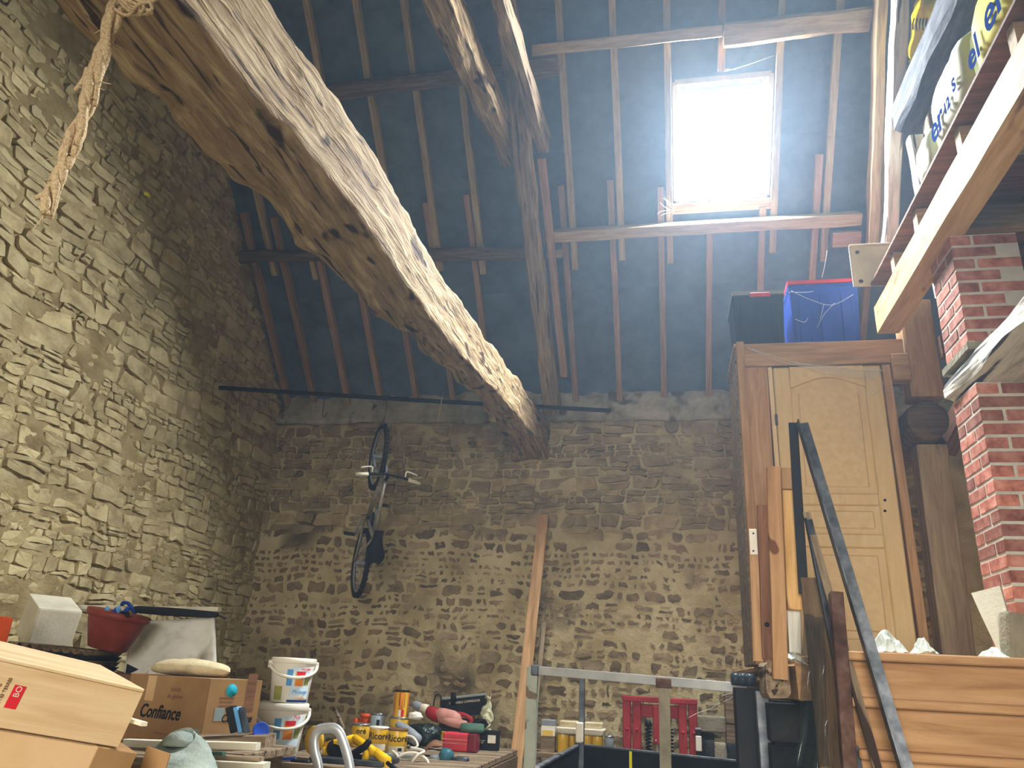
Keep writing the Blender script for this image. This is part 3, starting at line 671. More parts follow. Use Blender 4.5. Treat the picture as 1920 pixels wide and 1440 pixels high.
wbox('lintel_board', (1.95, 5.42, 3.85), (2.8, 5.47, 4.02), M_BROWNB); tag(bpy.data.objects['lintel_board'], 'dark brown board under the loft behind the brick pier', 'board')
# grey plate at the loft's end
pt = thing('plate', (1.5, 5.30, 4.3), 'beige metal plate with screw holes at the end of the loft', 'plate')
a = at(1600, 538, Y=5.31); b = at(1607, 463, Y=5.31)
plate = box('sheet', (.40, .012, b.z-a.z), M_CREAM, pt, Matrix.Translation((a.x+.20, 5.31, (a.z+b.z)/2)), bev=.003)
box('flange', (.40, .035, .012), M_CREAM, pt, Matrix.Translation((a.x+.20, 5.295, b.z)), bev=.003)
for z in (a.z+.04, b.z-.05):
    lathe('screw', [(.016, 0), (.014, .005), (.0, .007)], M_DSTEEL, pt, facing((a.x+.055, 5.304, z), (1, 0, 0), (0, 0, 1)), n=10, close=False)
# slate grey collar beam of the right hand truss, and its posts
T('collar_beam', 'slate grey hewn beam slanting down beside the yellow insulation packs', (1.98, 1.6, 5.93), (1.985, 5.45, 5.93), .20, .28, M_GREYB, seg=20, rough=.03, ch=.3, seed=60)
T('post', 'narrow white post below the slate grey beam', (2.06, 5.52, 4.38), (2.07, 5.60, 5.85), .10, .10, M_WHITEW, up=(0, -1, 0), rough=.015, seed=61, cat='post', seg=10)
T('post', 'brown post behind the narrow white post under the slate grey beam', (2.20, 5.50, 4.38), (2.2, 5.50, 6.0), .14, .12, M_OAK2, up=(0, -1, 0), rough=.015, seed=62, cat='post')
# insulation packs
def pack(label, y0, y1, z1, mat, letters):
    t = thing('insulation_pack', (1.9, (y0+y1)/2, 4.38), label, 'insulation', 'insulation packs on the loft')
    n = 10
    def f(u, v):    # wrapped roll: rounded pillow section, uneven film
        a = 2*math.pi*u; e = 4.5
        cx, cz = math.cos(a), math.sin(a); r = (abs(cx)**e+abs(cz)**e)**(-1/e)
        k = 1-.14*abs(2*v-1)**7
        return V((1.84+.31*cx*r*k, y0+(y1-y0)*v, 4.382+(z1-4.38)/2*(1+cz*r*k)))+V(noise.noise_vector(V((a*2, v*9, y0))))*.006
    grid('wrap', 28, 16, f, mat, t)
    for s, y, z, sz in letters:
        text('lettering', s, sz, M_BLUEI, t, facing((1.521, y, z), (0, -1, 0), (0, 0, 1)), bold=.004)
    return t
pack('yellow insulation pack with large blue letters on the loft edge', 2.30, 3.33, 4.84, M_BAGY, [('el', 3.00, 4.56, .26), ('el', 3.24, 4.53, .20), ('L', 2.78, 4.60, .18)])
pack('white insulation pack with blue letters next to the yellow pack', 3.37, 3.92, 4.86, M_BAGW, [('er', 3.78, 4.55, .22), ('12', 3.62, 4.54, .09), ('S', 3.50, 4.57, .10)])
pack('narrow white insulation pack farthest along the loft edge', 3.95, 4.22, 4.72, M_BAGW, [])
# yellow bag over the grey beam
yb = thing('plastic_bag', (2.1, 4.9, 6.1), 'bright yellow plastic bag with dark ribs hanging over the grey beam', 'bag')
C0 = at(1735, 60, X=2.12)
def bagf(u, v):
    a = 2*math.pi*u; r = (.04+.26*math.sin(math.pi*min(1, .12+v*.85))**.8)
    q = C0+V((.10*math.cos(a)*r*3, .9*r*math.sin(a)-.10*(v-.5), .52*(v-.45)))
    return q+V(noise.noise_vector(V((math.cos(a)*2, math.sin(a)*2, v*4))))*.035
M_BAGB = mk('yellow_bag', ['f0cf00', 'f7de20', 'ffe95a'], ns=3, rough=.3)
grid('bag_body', 26, 18, bagf, M_BAGB, yb)
tl = at(1700, 118, X=2.10)
grid('bag_tail', 6, 8, lambda u, v: tl.lerp(C0+V((0, .02, -.16)), v)+V((0, .10*(u-.5)*v, .03*math.sin(u*6)*v)), M_BAGB, yb, thick=.003)
for k in range(6):
    p = at(1714+6*k, 34, X=2.0); q = at(1712+6*k, 56, X=2.0)
    tube('rib', [p, p.lerp(q, .5)+V((-.006, 0, 0)), q], .006, M_INK, yb, n=6)
# ---- brick pier
brick_me = None
def brick(parent, x0, y0, z0, along_x):
    global brick_me
    if brick_me is None:
        bm = bmesh.new(); bmesh.ops.create_cube(bm, size=1)
        for v in bm.verts: v.co = V((v.co.x*.216, v.co.y*.102, v.co.z*.058))
        bmesh.ops.bevel(bm, geom=bm.edges[:], offset=.004, segments=1, affect='EDGES')
        brick_me = bpy.data.meshes.new('brick'); bm.to_mesh(brick_me); bm.free(); brick_me.materials.append(M_BRICK)
    o = bpy.data.objects.new('brick', brick_me)
    sx, sy = (.218, .104) if along_x else (.104, .218)
    mw = Matrix.Translation((x0+sx/2, y0+sy/2, z0+.030))
    if not along_x: mw = mw @ Matrix.Rotation(math.pi/2, 4, 'Z')
    return reg(o, parent, mw @ Matrix.Rotation(random.Random(x0*91+z0*53).uniform(-.012, .012), 4, 'Z'))
def pier(name, label, X0, Y0, z0, z1, W):
    t = thing(name, (X0+W/2, Y0+.17, z0), label, 'brick pier')
    n = int(round((z1-z0)/.0715)); 
    wbox('mortar_core', (X0+.004, Y0+.004, z0), (X0+W-.004, Y0+.331, z0+n*.0715), M_POINT, t, bev=.001)
    for r in range(n):
        z = z0+r*.0715+.006
        if r % 2 == 0:
            brick(t, X0, Y0, z, False); brick(t, X0, Y0+.229, z, True); x = X0+.115
        else:
            brick(t, X0, Y0, z, True); brick(t, X0, Y0+.115, z, False); x = X0+.229
        while x+.218 < X0+W+.02: brick(t, x, Y0, z, True); x += .229
    return t
pier('brick_pier', 'red brick pier with white joints standing on the platform', 1.57, 4.0, DZ, 3.12, .335)
pier('brick_pier', 'short upper brick pier under the loft, above the weathered beam', 1.57, 4.0, 3.335, 3.97, .335)
T('post', 'dark brown post against the right side of the lower brick pier', (1.985, 4.16, DZ), (1.985, 4.16, 3.11), .14, .14, M_BROWNB, up=(0, -1, 0), rough=.004, seed=66, cat='post')
wbox('pad_stone', (1.55, 3.96, 3.285), (1.86, 4.36, 3.330), M_CONC); tag(bpy.data.objects['pad_stone'], 'grey stone pad beneath the upper brick pier', 'stone')
T('beam', 'weathered grey white beam running between the two brick piers', (1.70, 4.36, 3.205), (1.70, 1.6, 3.20), .28, .155, M_WHITEW, seg=24, rough=.04, ch=.4, seed=70, h1=.25)
# vertical boarding below the loft at the right
vb = thing('wall_boarding', (2.1, 3.3, 3.2), kind='structure')
for k in range(18):
    wbox('board', (2.05, 2.3+.12*k, 3.34), (2.07, 2.413+.12*k, 3.96), M_BROWNB if k % 3 else M_OAK2, vb, bev=.006)
timber('batten', (2.03, 2.3, 3.93), (2.03, 4.46, 3.93), .03, .05, M_BROWNB, vb)
# ---- timbers and steel standing at the platform's edge
def stick(name, label, a, b, Y0, Y1, pw, th, mat, cat='timber', ext=0, group=None, **k):
    p, q = at(*a, Y=Y0), at(*b, Y=Y1); wd = (at(a[0]+pw/2, a[1], Y=Y0)-at(a[0]-pw/2, a[1], Y=Y0)).length
    if ext: q = q+(q-p).normalized()*ext
    return tag(timber(name, p, q, wd, th, mat, up=(0, -1, 0), **k), label, cat, group)
stick('timber', 'tallest pine timber standing at the platform edge before the closet', (1450, 877), (1463, 1274), 3.84, 3.84, 26, .055, M_PINE, rough=.003, seed=80)
t = thing('timber_offcut', at(1480, 1144, Y=3.86), 'pine offcut with a notched square head beside the tallest timber', 'timber')
p, q = at(1479, 922, Y=3.86), at(1489, 1144, Y=3.86); timber('shaft', p, q, .066, .06, M_PINEG, t, up=(0, -1, 0), rough=.002, seed=81)
p, q = at(1477, 882, Y=3.855), at(1479, 921, Y=3.855); timber('head', p, q, .072, .10, M_PINEB, t, up=(0, -1, 0), rough=.002)
stick('timber', 'whitewashed offcut standing under the notched pine offcut', (1488, 1147), (1490, 1224), 3.90, 3.90, 24, .05, M_WHITEW, rough=.003)
stick('timber', 'dark brown plank with a round hole left of the tallest timber', (1430, 948), (1441, 1236), 3.98, 3.98, 22, .03, M_BROWNB, rough=.003)
lathe('bolt_hole', [(.011, 0), (.011, .004)], M_INK, bpy.data.objects['timber.002'], facing(at(1438, 1171, Y=3.961), (1, 0, 0), (0, 0, 1)), n=12)
t = thing('timber_strip', at(1413, 1236, Y=4.02), 'pine strip with a white metal plate screwed to its top', 'timber')
p, q = at(1412, 992, Y=4.02), at(1421, 1240, Y=4.02); timber('strip', p, q, .045, .03, M_PINEB, t, up=(0, -1, 0), rough=.003)
pm = box('bracket_plate', (.036, .003, .125), M_WHITE, t, facing(at(1412.5, 1016, Y=4.0), (1, 0, 0), (0, 0, 1)) @ Matrix.Rotation(math.pi/2, 4, 'X'), bev=.001)
for y in (1000, 1033): lathe('screw', [(.005, 0), (.004, .003)], M_DSTEEL, t, facing(at(1412.5, y, Y=3.995), (1, 0, 0), (0, 0, 1)), n=8)
# black upright bar and the leaning galvanised angle
def angle_iron(name, label, a, b, Y0, Y1, leg, mat, ext=0, cat='angle iron'):
    p, q = at(*a, Y=Y0), at(*b, Y=Y1); d = (q-p).normalized()
    if ext: q = q+d*ext
    L = (q-p).length; m = frame(d, (0, -1, 0), p); th = .006
    pol = [(0, 0), (leg, 0), (leg, th), (th, th), (th, leg), (0, leg)]
    vs_ = [(0, y, z) for y, z in pol]+[(L, y, z) for y, z in pol]
    fs = [(0, 1, 2, 3, 4, 5), (11, 10, 9, 8, 7, 6)]+[(i, 6+i, 6+(i+1) % 6, (i+1) % 6) for i in range(6)]
    return tag(mesh(name, vs_, fs, mat, None, m), label, cat)
stick('steel_bar', 'black flat steel bar standing upright before the closet door', (1487, 793), (1507, 1114), 3.78, 3.78, 17, .012, M_BLACK, cat='bar', rough=0)
angle_iron('angle_iron', 'long galvanised angle iron leaning down across the pine boards', (1493, 796), (1683, 1440), 3.72, 3.42, .055, M_STEEL, 1.55)
angle_iron('angle_iron', 'dark angle iron half hidden behind the long galvanised one', (1508, 975), (1600, 1440), 3.74, 3.60, .035, M_DSTEEL, 1.5)
stick('batten', 'pale grey batten leaning beside the black steel bar', (1512, 962), (1645, 1440), 3.76, 3.50, 14, .02, M_OAK2, cat='batten', ext=1.5, rough=.002)
stick('post', 'rusty square steel post in front of the pine boards', (1567, 1113), (1592, 1440), 3.52, 3.40, 24, .06, M_RUST, cat='post', ext=1.42, rough=.003)
stick('plank', 'dusty brown plank leaning in a plastic wrap beside the pine boards', (1524, 1085), (1562, 1440), 3.78, 3.66, 46, .03, M_DARKLOG, cat='plank', ext=1.45, rough=.004)
# dark plastic wrap around the plank's foot
def wrapf(u, v):
    p = at(1508+(u)*10, 1150, Y=3.62).lerp(at(1488, 1440, Y=3.40), v**.9); q = at(1545, 1160, Y=3.60).lerp(at(1560, 1440, Y=3.40), v)
    r = p.lerp(q, u); return r+V((0, -.05*math.sin(u*9+v*3)*(.3+v)+.03*noise.noise(V((u*6, v*5, 0))), 0))
M_DFILM = mk('dark_film', ['20282a', '2c3638'], ns=6, rough=.18, alpha=.55, spec=.6)
tag(grid('plastic_wrap', 22, 20, wrapf, M_DFILM, None, None, True), 'glossy dark plastic sheet hanging around the leaning plank', 'plastic sheet')
# pale plastic film lying on the boards
def film(name, label, pts, Y, h, seed):
    a, b = at(*pts[0], Y=Y), at(*pts[1], Y=Y)
    def f(u, v):
        p = a.lerp(b, u); k = math.sin(math.pi*u)
        return p+V((0, .16*v, h*k*(math.sin(math.pi*v)*.9+.1)*(1+.5*noise.noise(V((u*4, v*3, seed))))))+V(noise.noise_vector(V((u*7, v*5, seed))))*.012
    return tag(grid(name, 16, 8, f, M_FILM, None, None, False), label, 'plastic sheet')
film('plastic_film', 'crumpled clear film peeking over the pine boards below the door', (( 1640, 1226), (1712, 1226)), 3.68, .085, 1)
film('plastic_film', 'pointed scrap of clear film between the door and the post', ((1722, 1226), (1762, 1226)), 3.68, .07, 2)
film('plastic_film', 'crumpled film at the foot of the brick pier', ((1850, 1236), (1905, 1238)), 3.68, .05, 3)
film('plastic_film', 'white film lying on the edge beam beside the timbers', ((1478, 1236), (1512, 1244)), 3.80, .04, 4)
# pale wedge and stone against the pier
p, q = at(1850, 1108, Y=3.93), at(1892, 1225, Y=3.78)
tag(timber('wedge', p, q, .12, .03, M_CREAM, up=(-.6, -1, 0), rough=.006, ch=.05, w1=.07), 'pale broken board leaning on the brick pier', 'board')
a = at(1885, 1232, Y=3.75)
tag(box('stone_block', (.20, .08, .20), M_CONC, None, euler((a.x+.11, 3.78, DZ+.10), 0, 8, 10), bev=.02, seg=2), 'grey stone chunk standing beside the broken board', 'stone')

# ---- cobwebs
M_WEBS = mk('web_sheet', ['c9c4b8', 'dedacf'], scale=(1, 1, 1), ns=40, rough=.95, alpha=.28)
def web(label, strands, Y, sheet=None):
    t = thing('cobweb', at(*strands[0][0], Y=Y), label, 'cobweb')
    for st_ in strands:
        tube('strand', spline([at(x, y, Y=Y) for x, y in st_], 4), .0016, M_WEB, t, n=4)
    if sheet:
        (a, b), (c, d) = sheet
        a, b, c, d = (at(*q, Y=Y) for q in (a, b, c, d))
        grid('sheet', 12, 4, lambda u, v: a.lerp(b, u).lerp(c.lerp(d, u), v)+V((0, -.012*math.sin(u*5+v*3), -.02*math.sin(math.pi*u)*v)), M_WEBS, t)
    return t
web('pale cobweb sheet sagging across the top of the closet door', [((1402, 652), (1470, 680), (1560, 692), (1655, 696)), ((1410, 655), (1500, 682), (1600, 690)), ((1652, 690), (1640, 720), (1620, 752)), ((1648, 694), (1655, 725), (1632, 745)), ((1640, 690), (1626, 715), (1610, 730))], 5.44, (((1470, 680), (1654, 692)), ((1490, 684), (1640, 712))))
web('cobweb strands hanging over the two storage boxes', [((1483, 545), (1520, 562), (1560, 572), (1600, 552)), ((1478, 548), (1510, 548), (1525, 546)), ((1565, 568), (1545, 590), (1532, 614)), ((1545, 570), (1538, 598)), ((1490, 598), (1508, 604), (1515, 596))], 5.52)
web('cobweb strand from the short rafter beside the roof window', [((1358, 134), (1400, 122), (1452, 104)), ((1360, 130), (1380, 130))], 5.62)
web('hairy cobweb at the lower left corner of the roof window', [((1262, 392), (1248, 375), (1246, 358)), ((1262, 394), (1240, 396), (1232, 402)), ((1264, 390), (1254, 378), (1243, 372)), ((1262, 396), (1246, 388), (1238, 380)), ((1264, 398), (1250, 400), (1240, 404))], 6.40)
web('cobweb strands beside the black upright of the steel rack', [((1352, 1305), (1370, 1300), (1384, 1297)), ((1356, 1316), (1372, 1308), (1384, 1300)), ((1330, 1330), (1350, 1318)), ((1290, 1346), (1310, 1336), (1330, 1330))], 5.05)
web('thin cobweb thread hanging below the beige plate', [((1551, 470), (1546, 500), (1541, 520))], 5.7)
# ================================================================ BACK WALL AND CENTRE
# ---- bicycle hung by its front wheel
bike = thing('bicycle', (-3.1, 7.5, 2.4), 'dusty mountain bike hanging nose up by its front wheel on the back wall', 'bicycle')
R_ = .325
_h = at(719, 797, Y=7.04); _u0 = V((math.sin(math.radians(34)), -math.cos(math.radians(34)), 0)); _t = math.radians(13)
_fa = V((0, 0, 1))*math.cos(_t)+_u0*math.sin(_t); _ua = _u0*math.cos(_t)-V((0, 0, 1))*math.sin(_t); _sa = V((math.cos(math.radians(34)), math.sin(math.radians(34)), 0))
def B(f, u, s=0): return _h+_fa*(f-1.05-R_)+_ua*(u-R_)+_sa*s      # bike coordinates: forward, up, sideways
def wheel(f, name):
    c = [B(f+R_*.95*math.cos(a), R_+R_*.95*math.sin(a)) for a in [2*math.pi*i/40 for i in range(40)]]
    w_ = tube(name, c, .024, M_TYRE, bike, n=8, closed=True)
    rim = [B(f+R_*.86*math.cos(a), R_+R_*.86*math.sin(a)) for a in [2*math.pi*i/40 for i in range(40)]]
    tube('rim', rim, .011, M_GREY, w_, n=6, closed=True)
    tube('hub', [B(f, R_, -.06), B(f, R_, .06)], .02, M_GREY, w_)
    vs_, fs = [], []
    for i in range(16):
        a = 2*math.pi*i/16; p, q = B(f+.02*math.cos(a+.8), R_+.02*math.sin(a+.8), .025*(-1)**i), B(f+R_*.85*math.cos(a), R_+R_*.85*math.sin(a)); d = V((.0015, 0, 0)); e = V((0, .001, .001)); b = len(vs_)
        vs_ += [p-d, p+d, q+d, q-d, p-e, p+e, q+e, q-e]; fs += [(b, b+1, b+2, b+3), (b+4, b+5, b+6, b+7)]
    mesh('spokes', vs_, fs, M_GREY, w_)
    kn = []; kf = []
    for i in range(44):
        a = 2*math.pi*i/44
        for s in (-.012, .012):
            o_ = [B(f+(R_*.95+dr)*math.cos(a+da), R_+(R_*.95+dr)*math.sin(a+da), s+ds) for dr, da, ds in ((.018, -.025, -.009), (.018, .025, -.009), (.018, .025, .009), (.018, -.025, .009), (.031, -.018, -.006), (.031, .018, -.006), (.031, .018, .006), (.031, -.018, .006))]
            b = len(kn); kn += o_; kf += [(b+4, b+5, b+6, b+7), (b, b+1, b+5, b+4), (b+1, b+2, b+6, b+5), (b+2, b+3, b+7, b+6), (b+3, b, b+4, b+7)]
    mesh('tread', kn, kf, M_TYRE, w_)['kind'] = 'stuff'
wheel(0, 'rear_wheel'); wheel(1.05, 'front_wheel')
fr = [('down_tube', (.42, .29), (.86, .66), .022), ('top_tube', (.26, .74), (.84, .78), .018), ('seat_tube', (.42, .29), (.24, .80), .017), ('head_tube', (.87, .63), (.83, .82), .022)]
for nme, a, b, r in fr: tube(nme, [B(*a), B(*b)], r, M_BIKE, bike)
for s in (-1, 1):
    tube('seat_stay', [B(.26, .72, .02*s), B(.0, R_, .065*s)], .009, M_BIKE, bike)
    tube('chain_stay', [B(.42, .29, .025*s), B(.0, R_, .065*s)], .010, M_BIKE, bike)
    tube('fork_leg', [B(.87, .64, .05*s), B(.95, .50, .055*s), B(1.05, R_, .055*s)], .015, M_GREY, bike)
    tube('crank_arm', [B(.42, .29, .07*s), B(.42+.16*s, .25, .09*s)], .011, M_GREY, bike)
    p = box('pedal', (.10, .03, .09), M_BLACKM, bike, facing(B(.42+.16*s, .25, .145*s), _sa, _fa), bev=.006)
tube('fork_crown', [B(.87, .64, -.06), B(.87, .64, .06)], .02, M_GREY, bike)
tube('stem', [B(.83, .83), B(.88, .90)], .018, M_BLACKM, bike)
hb = tube('handlebar', spline([B(.84, .92, -.31), B(.87, .91, -.12), B(.88, .90, 0), B(.87, .91, .12), B(.84, .92, .31)], 4), .012, M_BLACKM, bike)
for s in (-1, 1):
    tube('grip', [B(.84, .92, .31*s), B(.858, .914, .19*s)], .018, M_CREAM, hb)
    tube('brake_lever', spline([B(.88, .915, .16*s), B(.93, .91, .17*s), B(.91, .92, .27*s)], 5), .008, M_CREAM, hb)
    tube('brake_cable', spline([B(.90, .91, .15*s), B(1.02, .98, .08*s), B(.95, .80, .02*s), B(.80, .78, .02*s)], 6), .003, M_BLACKM, hb, n=5)
tube('seat_post', [B(.24, .80), B(.215, .90)], .014, M_GREY, bike)
grid('saddle', 10, 16, lambda u, v: B(.36-.29*v, .93-.045*(2*u-1)**2-.02*math.sin(math.pi*v), (.014+.056*min(1, max(0, (v-.2)*1.7))**1.3)*(1-max(0, (v-.72)/.28)**2.2*.75)*(2*u-1)), M_BLACKM, bike, thick=.03)
lathe('chainring', [(.02, 0), (.085, .001), (.085, .005), (.02, .006)], M_DSTEEL, bike, facing(B(.42, .29, .055), _ua, _fa), n=24)
tube('chain', [B(.42, .37, .055), B(.0, R_+.04, .05)], .005, M_DSTEEL, bike, n=5); tube('chain', [B(.42, .21, .055), B(.0, R_-.05, .05)], .005, M_DSTEEL, bike, n=5)
top = B(1.05+R_*.9, R_)
def pipe_at(x): t = (x-p0_.x)/(p1_.x-p0_.x); return p0_.lerp(p1_, t)
p0_, p1_ = at(411, 727, X=XL+.02), at(1145, 770, Y=7.55)
ph = pipe_at(top.x+.02)
hk = thing('hook', ph, 'wire hook holding the front wheel of the bike', 'hook')
tube('wire', spline([ph+V((0, .02, .01)), ph+V((0, 0, .026)), ph+V((0, -.022, 0)), ph.lerp(top, .5), top+V((0, -.03, .03)), top+V((0, -.01, -.015)), top+V((0, .03, .01))], 5), .004, M_DSTEEL, hk, n=6)
for px, lab in ((650, 'empty wire hook on the pipe left of the bike'), (842, 'pale cord tied to the pipe right of the bike')):
    x = at(px, 745, Y=7.4).x; q = pipe_at(x); L = .22 if px == 650 else .24
    tag(tube('hanging_wire', spline([q+V((0, .02, .02)), q+V((0, -.024, 0)), q+V((0, -.02, -L)), q+V((.02, -.02, -L-.035)), q+V((.045, -.02, -L+.01))] if px == 650 else [q+V((0, .02, .1)), q+V((0, -.024, 0)), q+V((-.02, -.03, -L))], 5), .004, M_DSTEEL if px == 650 else M_ROPE, n=6), lab, 'hook' if px == 650 else 'cord')
# ---- frayed rope under the great beam
rp = thing('rope', at(215, 0, Y=1.62), 'frayed sisal rope hanging from the great beam', 'rope')
path = [at(x, y, Y=1.62) for x, y in ((232, -60), (222, 0), (212, 40), (196, 90), (180, 135), (166, 185), (150, 225), (136, 268), (122, 305), (104, 345), (92, 380), (84, 404))]
rr = random.Random(8)
for k in range(5):
    a0 = rr.uniform(0, 6.28)
    pts = [p+V((math.cos(a0+i*1.15), math.sin(a0+i*1.15), 0))*(.012+.004*rr.random()) for i, p in enumerate(path)]
    tube('strand', spline(pts, 5), .012, M_ROPE, rp, n=7, rfun=lambda t: .014*(1-.35*t)+.004*math.sin(t*40+k))
for k in range(22):
    i = rr.randrange(1, len(path)-1); p = path[i].lerp(path[i+1], rr.random()); L = rr.uniform(.02, .07)
    d = V((rr.uniform(-1, 1), rr.uniform(-.5, .5), rr.uniform(-1.4, .2))).normalized()
    if i > 8: d = V((rr.uniform(-.5, .4), 0, -1)).normalized(); L *= 1.2
    tube('fibre', spline([p, p+d*L*.5+V((0, 0, -.01)), p+d*L+V((rr.uniform(-.02, .02), 0, -.02))], 3), .002, M_ROPE, rp, n=4, rfun=lambda t: .0035*(1-.7*t))
for (a, b) in (((166, 130), (140, 170)), ((172, 140), (178, 198)), ((130, 300), (112, 330)), ((120, 290), (126, 318)), ((98, 350), (66, 372)), ((85, 370), (74, 392))):
    p, q = at(*a, Y=1.62), at(*b, Y=1.62)
    tube('tuft', spline([p, p.lerp(q, .5)+V((.01, 0, .0)), q], 3), .01, M_ROPE, rp, n=6, rfun=lambda t: .013-.006*t)
kn = at(250, 6, Y=1.60)
for k in range(6):
    pts = [kn+V((.06*math.cos(a+k)+.02*rr.uniform(-1, 1), .02*math.sin(2*a+k), .035*math.sin(a+k*.7))) for a in [i*1.05 for i in range(6)]]
    tube('knot_loop', spline(pts, 4, True), .006, M_ROPE, rp, n=6, closed=True)
# small yellow scrap imitating light through the gable wall, bird nest in the wall pocket
p = at(273, 366, X=XL+.03)
tag(grid('fleck', 4, 3, lambda u, v: p+V((.02+.01*math.sin(u*4), .09*(u-.5), .035*(v-.5)+.02*(u-.5))), M_BAGY, None, None, False, thick=.002), 'tiny yellow scrap imitating light through a gap in the gable wall', 'fleck')
# ---- leaning planks
a, b = at(1019, 966, Y=7.86), at(967, 1440, Y=7.05); d = (b-a).normalized()
tag(timber('plank', a, b+d*.98, .105, .03, M_PINEB, up=(0, -1, .2), rough=.003, seed=90), 'long narrow plank leaning against the back wall under the beam end', 'plank')
a, b = at(1020, 1168, Y=7.88), at(1003, 1330, Y=7.55); d = (b-a).normalized()
tag(timber('plank', a, b+d*1.25, .05, .025, M_OAK2, up=(0, -1, .2), rough=.003, seed=91), 'thin grey stick leaning behind the long plank', 'plank')
# ---- trailer with black sides and its steel rack
tr_ = thing('trailer', (-.2, 5.6, 0), 'black sided trailer with a galvanised edge under the steel rack', 'trailer')
C1 = at(1085, 1393, Y=6.35); C2 = at(1392, 1424, Z=C1.z); C0 = at(1008, 1434, Z=C1.z); hz = V((0, 0, 1))
C3 = C0+(C2-C1)
def side(p, q, nm, mat):
    d = q-p; m = frame(d, (0, 0, 1), (p+q)/2-hz*.24); o_ = box(nm, (d.length, .02, .44), mat, tr_, m, bev=.002)
    box('edge_trim', (d.length+.02, .034, .016), M_STEEL, o_, frame(d, (0, 0, 1), (p+q)/2-hz*.012), bev=.003)
side(C1, C2, 'end_panel', M_BLACK); side(C0, C1, 'side_panel', M_BLACK); side(C3, C2, 'side_panel', M_BLACK)
wbox('bed', C0-hz*.48+V((.02, 0, 0)), V((C2.x-.02, C1.y-.05, C1.z-.45)), M_BLACK, tr_)
s_ = (C2-C1)*.345; a = C1+s_-V((0, .013, .02))
timber('yellow_strip', a, a-hz*.42, .02, .006, M_BAGY, tr_, up=(0, -1, 0), rough=.002)
for x in (C0.x-.04, C2.x+.10):
    w_ = lathe('wheel', [(.10, -.09), (.27, -.09), (.30, -.05), (.30, .05), (.27, .09), (.10, .09)], M_TYRE, tr_, facing((x, (C0.y+C1.y)/2, .30), (0, 1, 0), (0, 0, 1)), n=28)
    lathe('wheel_rim', [(.02, -.05), (.11, -.05), (.11, .05), (.02, .05)], M_GREY, w_, facing((x, (C0.y+C1.y)/2, .30), (0, 1, 0), (0, 0, 1)), n=18)
wbox('axle', (C0.x, (C0.y+C1.y)/2-.03, .27), (C2.x+.06, (C0.y+C1.y)/2+.03, .33), M_DSTEEL, tr_)
wbox('chassis', (C0.x+.2, C0.y+.1, .33), (C2.x-.2, C1.y-.1, C1.z-.47), M_DSTEEL, tr_)
lathe('rivet', [(.010, 0), (.008, .005)], M_TIN, tr_, facing(C1.lerp(C2, .02)-hz*.13+V((0, -.012, 0)), (1, 0, 0), (0, 0, 1)), n=8)
rk = thing('rack', (-.2, 5.4, 0), 'steel rack of square tubes standing around the black trailer', 'rack')
A = at(1012, 1257, Y=5.5); Bq = at(1402, 1291, Y=5.05)
timber('top_rail', A, Bq, .045, .055, M_ALU, rk, rough=.001, ch=.1)
pL = at(999, 1256, Y=5.5); timber('upright', V((pL.x, 5.5, A.z+.02)), V((pL.x+.01, 5.5, 0)), .075, .06, mk('grey_green_paint', ['8f9486', 'a5aa9a'], ns=9, rough=.6, spots=[('6d5c48', (9, 9, 9), .62, .05)]), rk, up=(0, -1, 0), rough=.002)
box('end_cap', (.05, .07, .07), M_DSTEEL, rk, Matrix.Translation(A+V((-.03, 0, .0))), bev=.006)
pm = A.lerp(Bq, .63); timber('upright', pm-hz*.03, V((pm.x+.0, pm.y, 0)), .068, .05, M_CONC, rk, up=(0, -1, 0), rough=.002, seed=5)
box('clamp', (.10, .08, .06), M_RUST, rk, Matrix.Translation(pm+V((.0, 0, -.01))), bev=.006)
rt = at(1092, 1264, Y=C1.y-.04); timber('upright', V((rt.x, C1.y-.04, rt.z)), V((rt.x, C1.y-.04, 0)), .042, .04, M_DSTEEL, rk, up=(0, -1, 0), rough=.001)
clp = box('clamp', (.055, .05, .14), M_CREAM, rk, Matrix.Translation((rt.x-.01, C1.y-.08, at(1087, 1372, Y=C1.y).z)), bev=.008)
# right hand uprights of the rack
gp = at(1428, 1296, Y=4.75); timber('upright', gp, V((gp.x+.02, 4.75, 0)), .075, .06, M_STEEL, rk, up=(0, -1, 0), rough=.001)
bp = at(1400, 1290, Y=4.95); timber('upright', bp, V((bp.x, 4.95, 0)), .15, .09, M_BLACK, rk, up=(0, -1, 0), rough=.002)
T('post', 'dark weathered post behind the black upright of the rack', at(1384, 1292, Y=5.15), V((at(1384, 1292, Y=5.15).x, 5.15, 0)), .06, .06, M_BLACKM, up=(0, -1, 0), cat='post')
# black roller on top
ro = thing('roller', at(1392, 1285, Y=4.95), 'black plastic roller lying on top of the black upright', 'roller')
rc = at(1392, 1274, Y=4.95)
M_RUB = mk('blue_black_rubber', ['2c3640', '3c4852'], ns=5, rough=.35)
lathe('roller_body', [(.02, -.065), (.034, -.062), (.036, -.02), (.030, -.016), (.036, -.012), (.036, .018), (.030, .022), (.036, .026), (.034, .062), (.02, .065)], M_RUB, ro, facing(rc, (0, 1, 0), (0, 0, 1)), n=18)
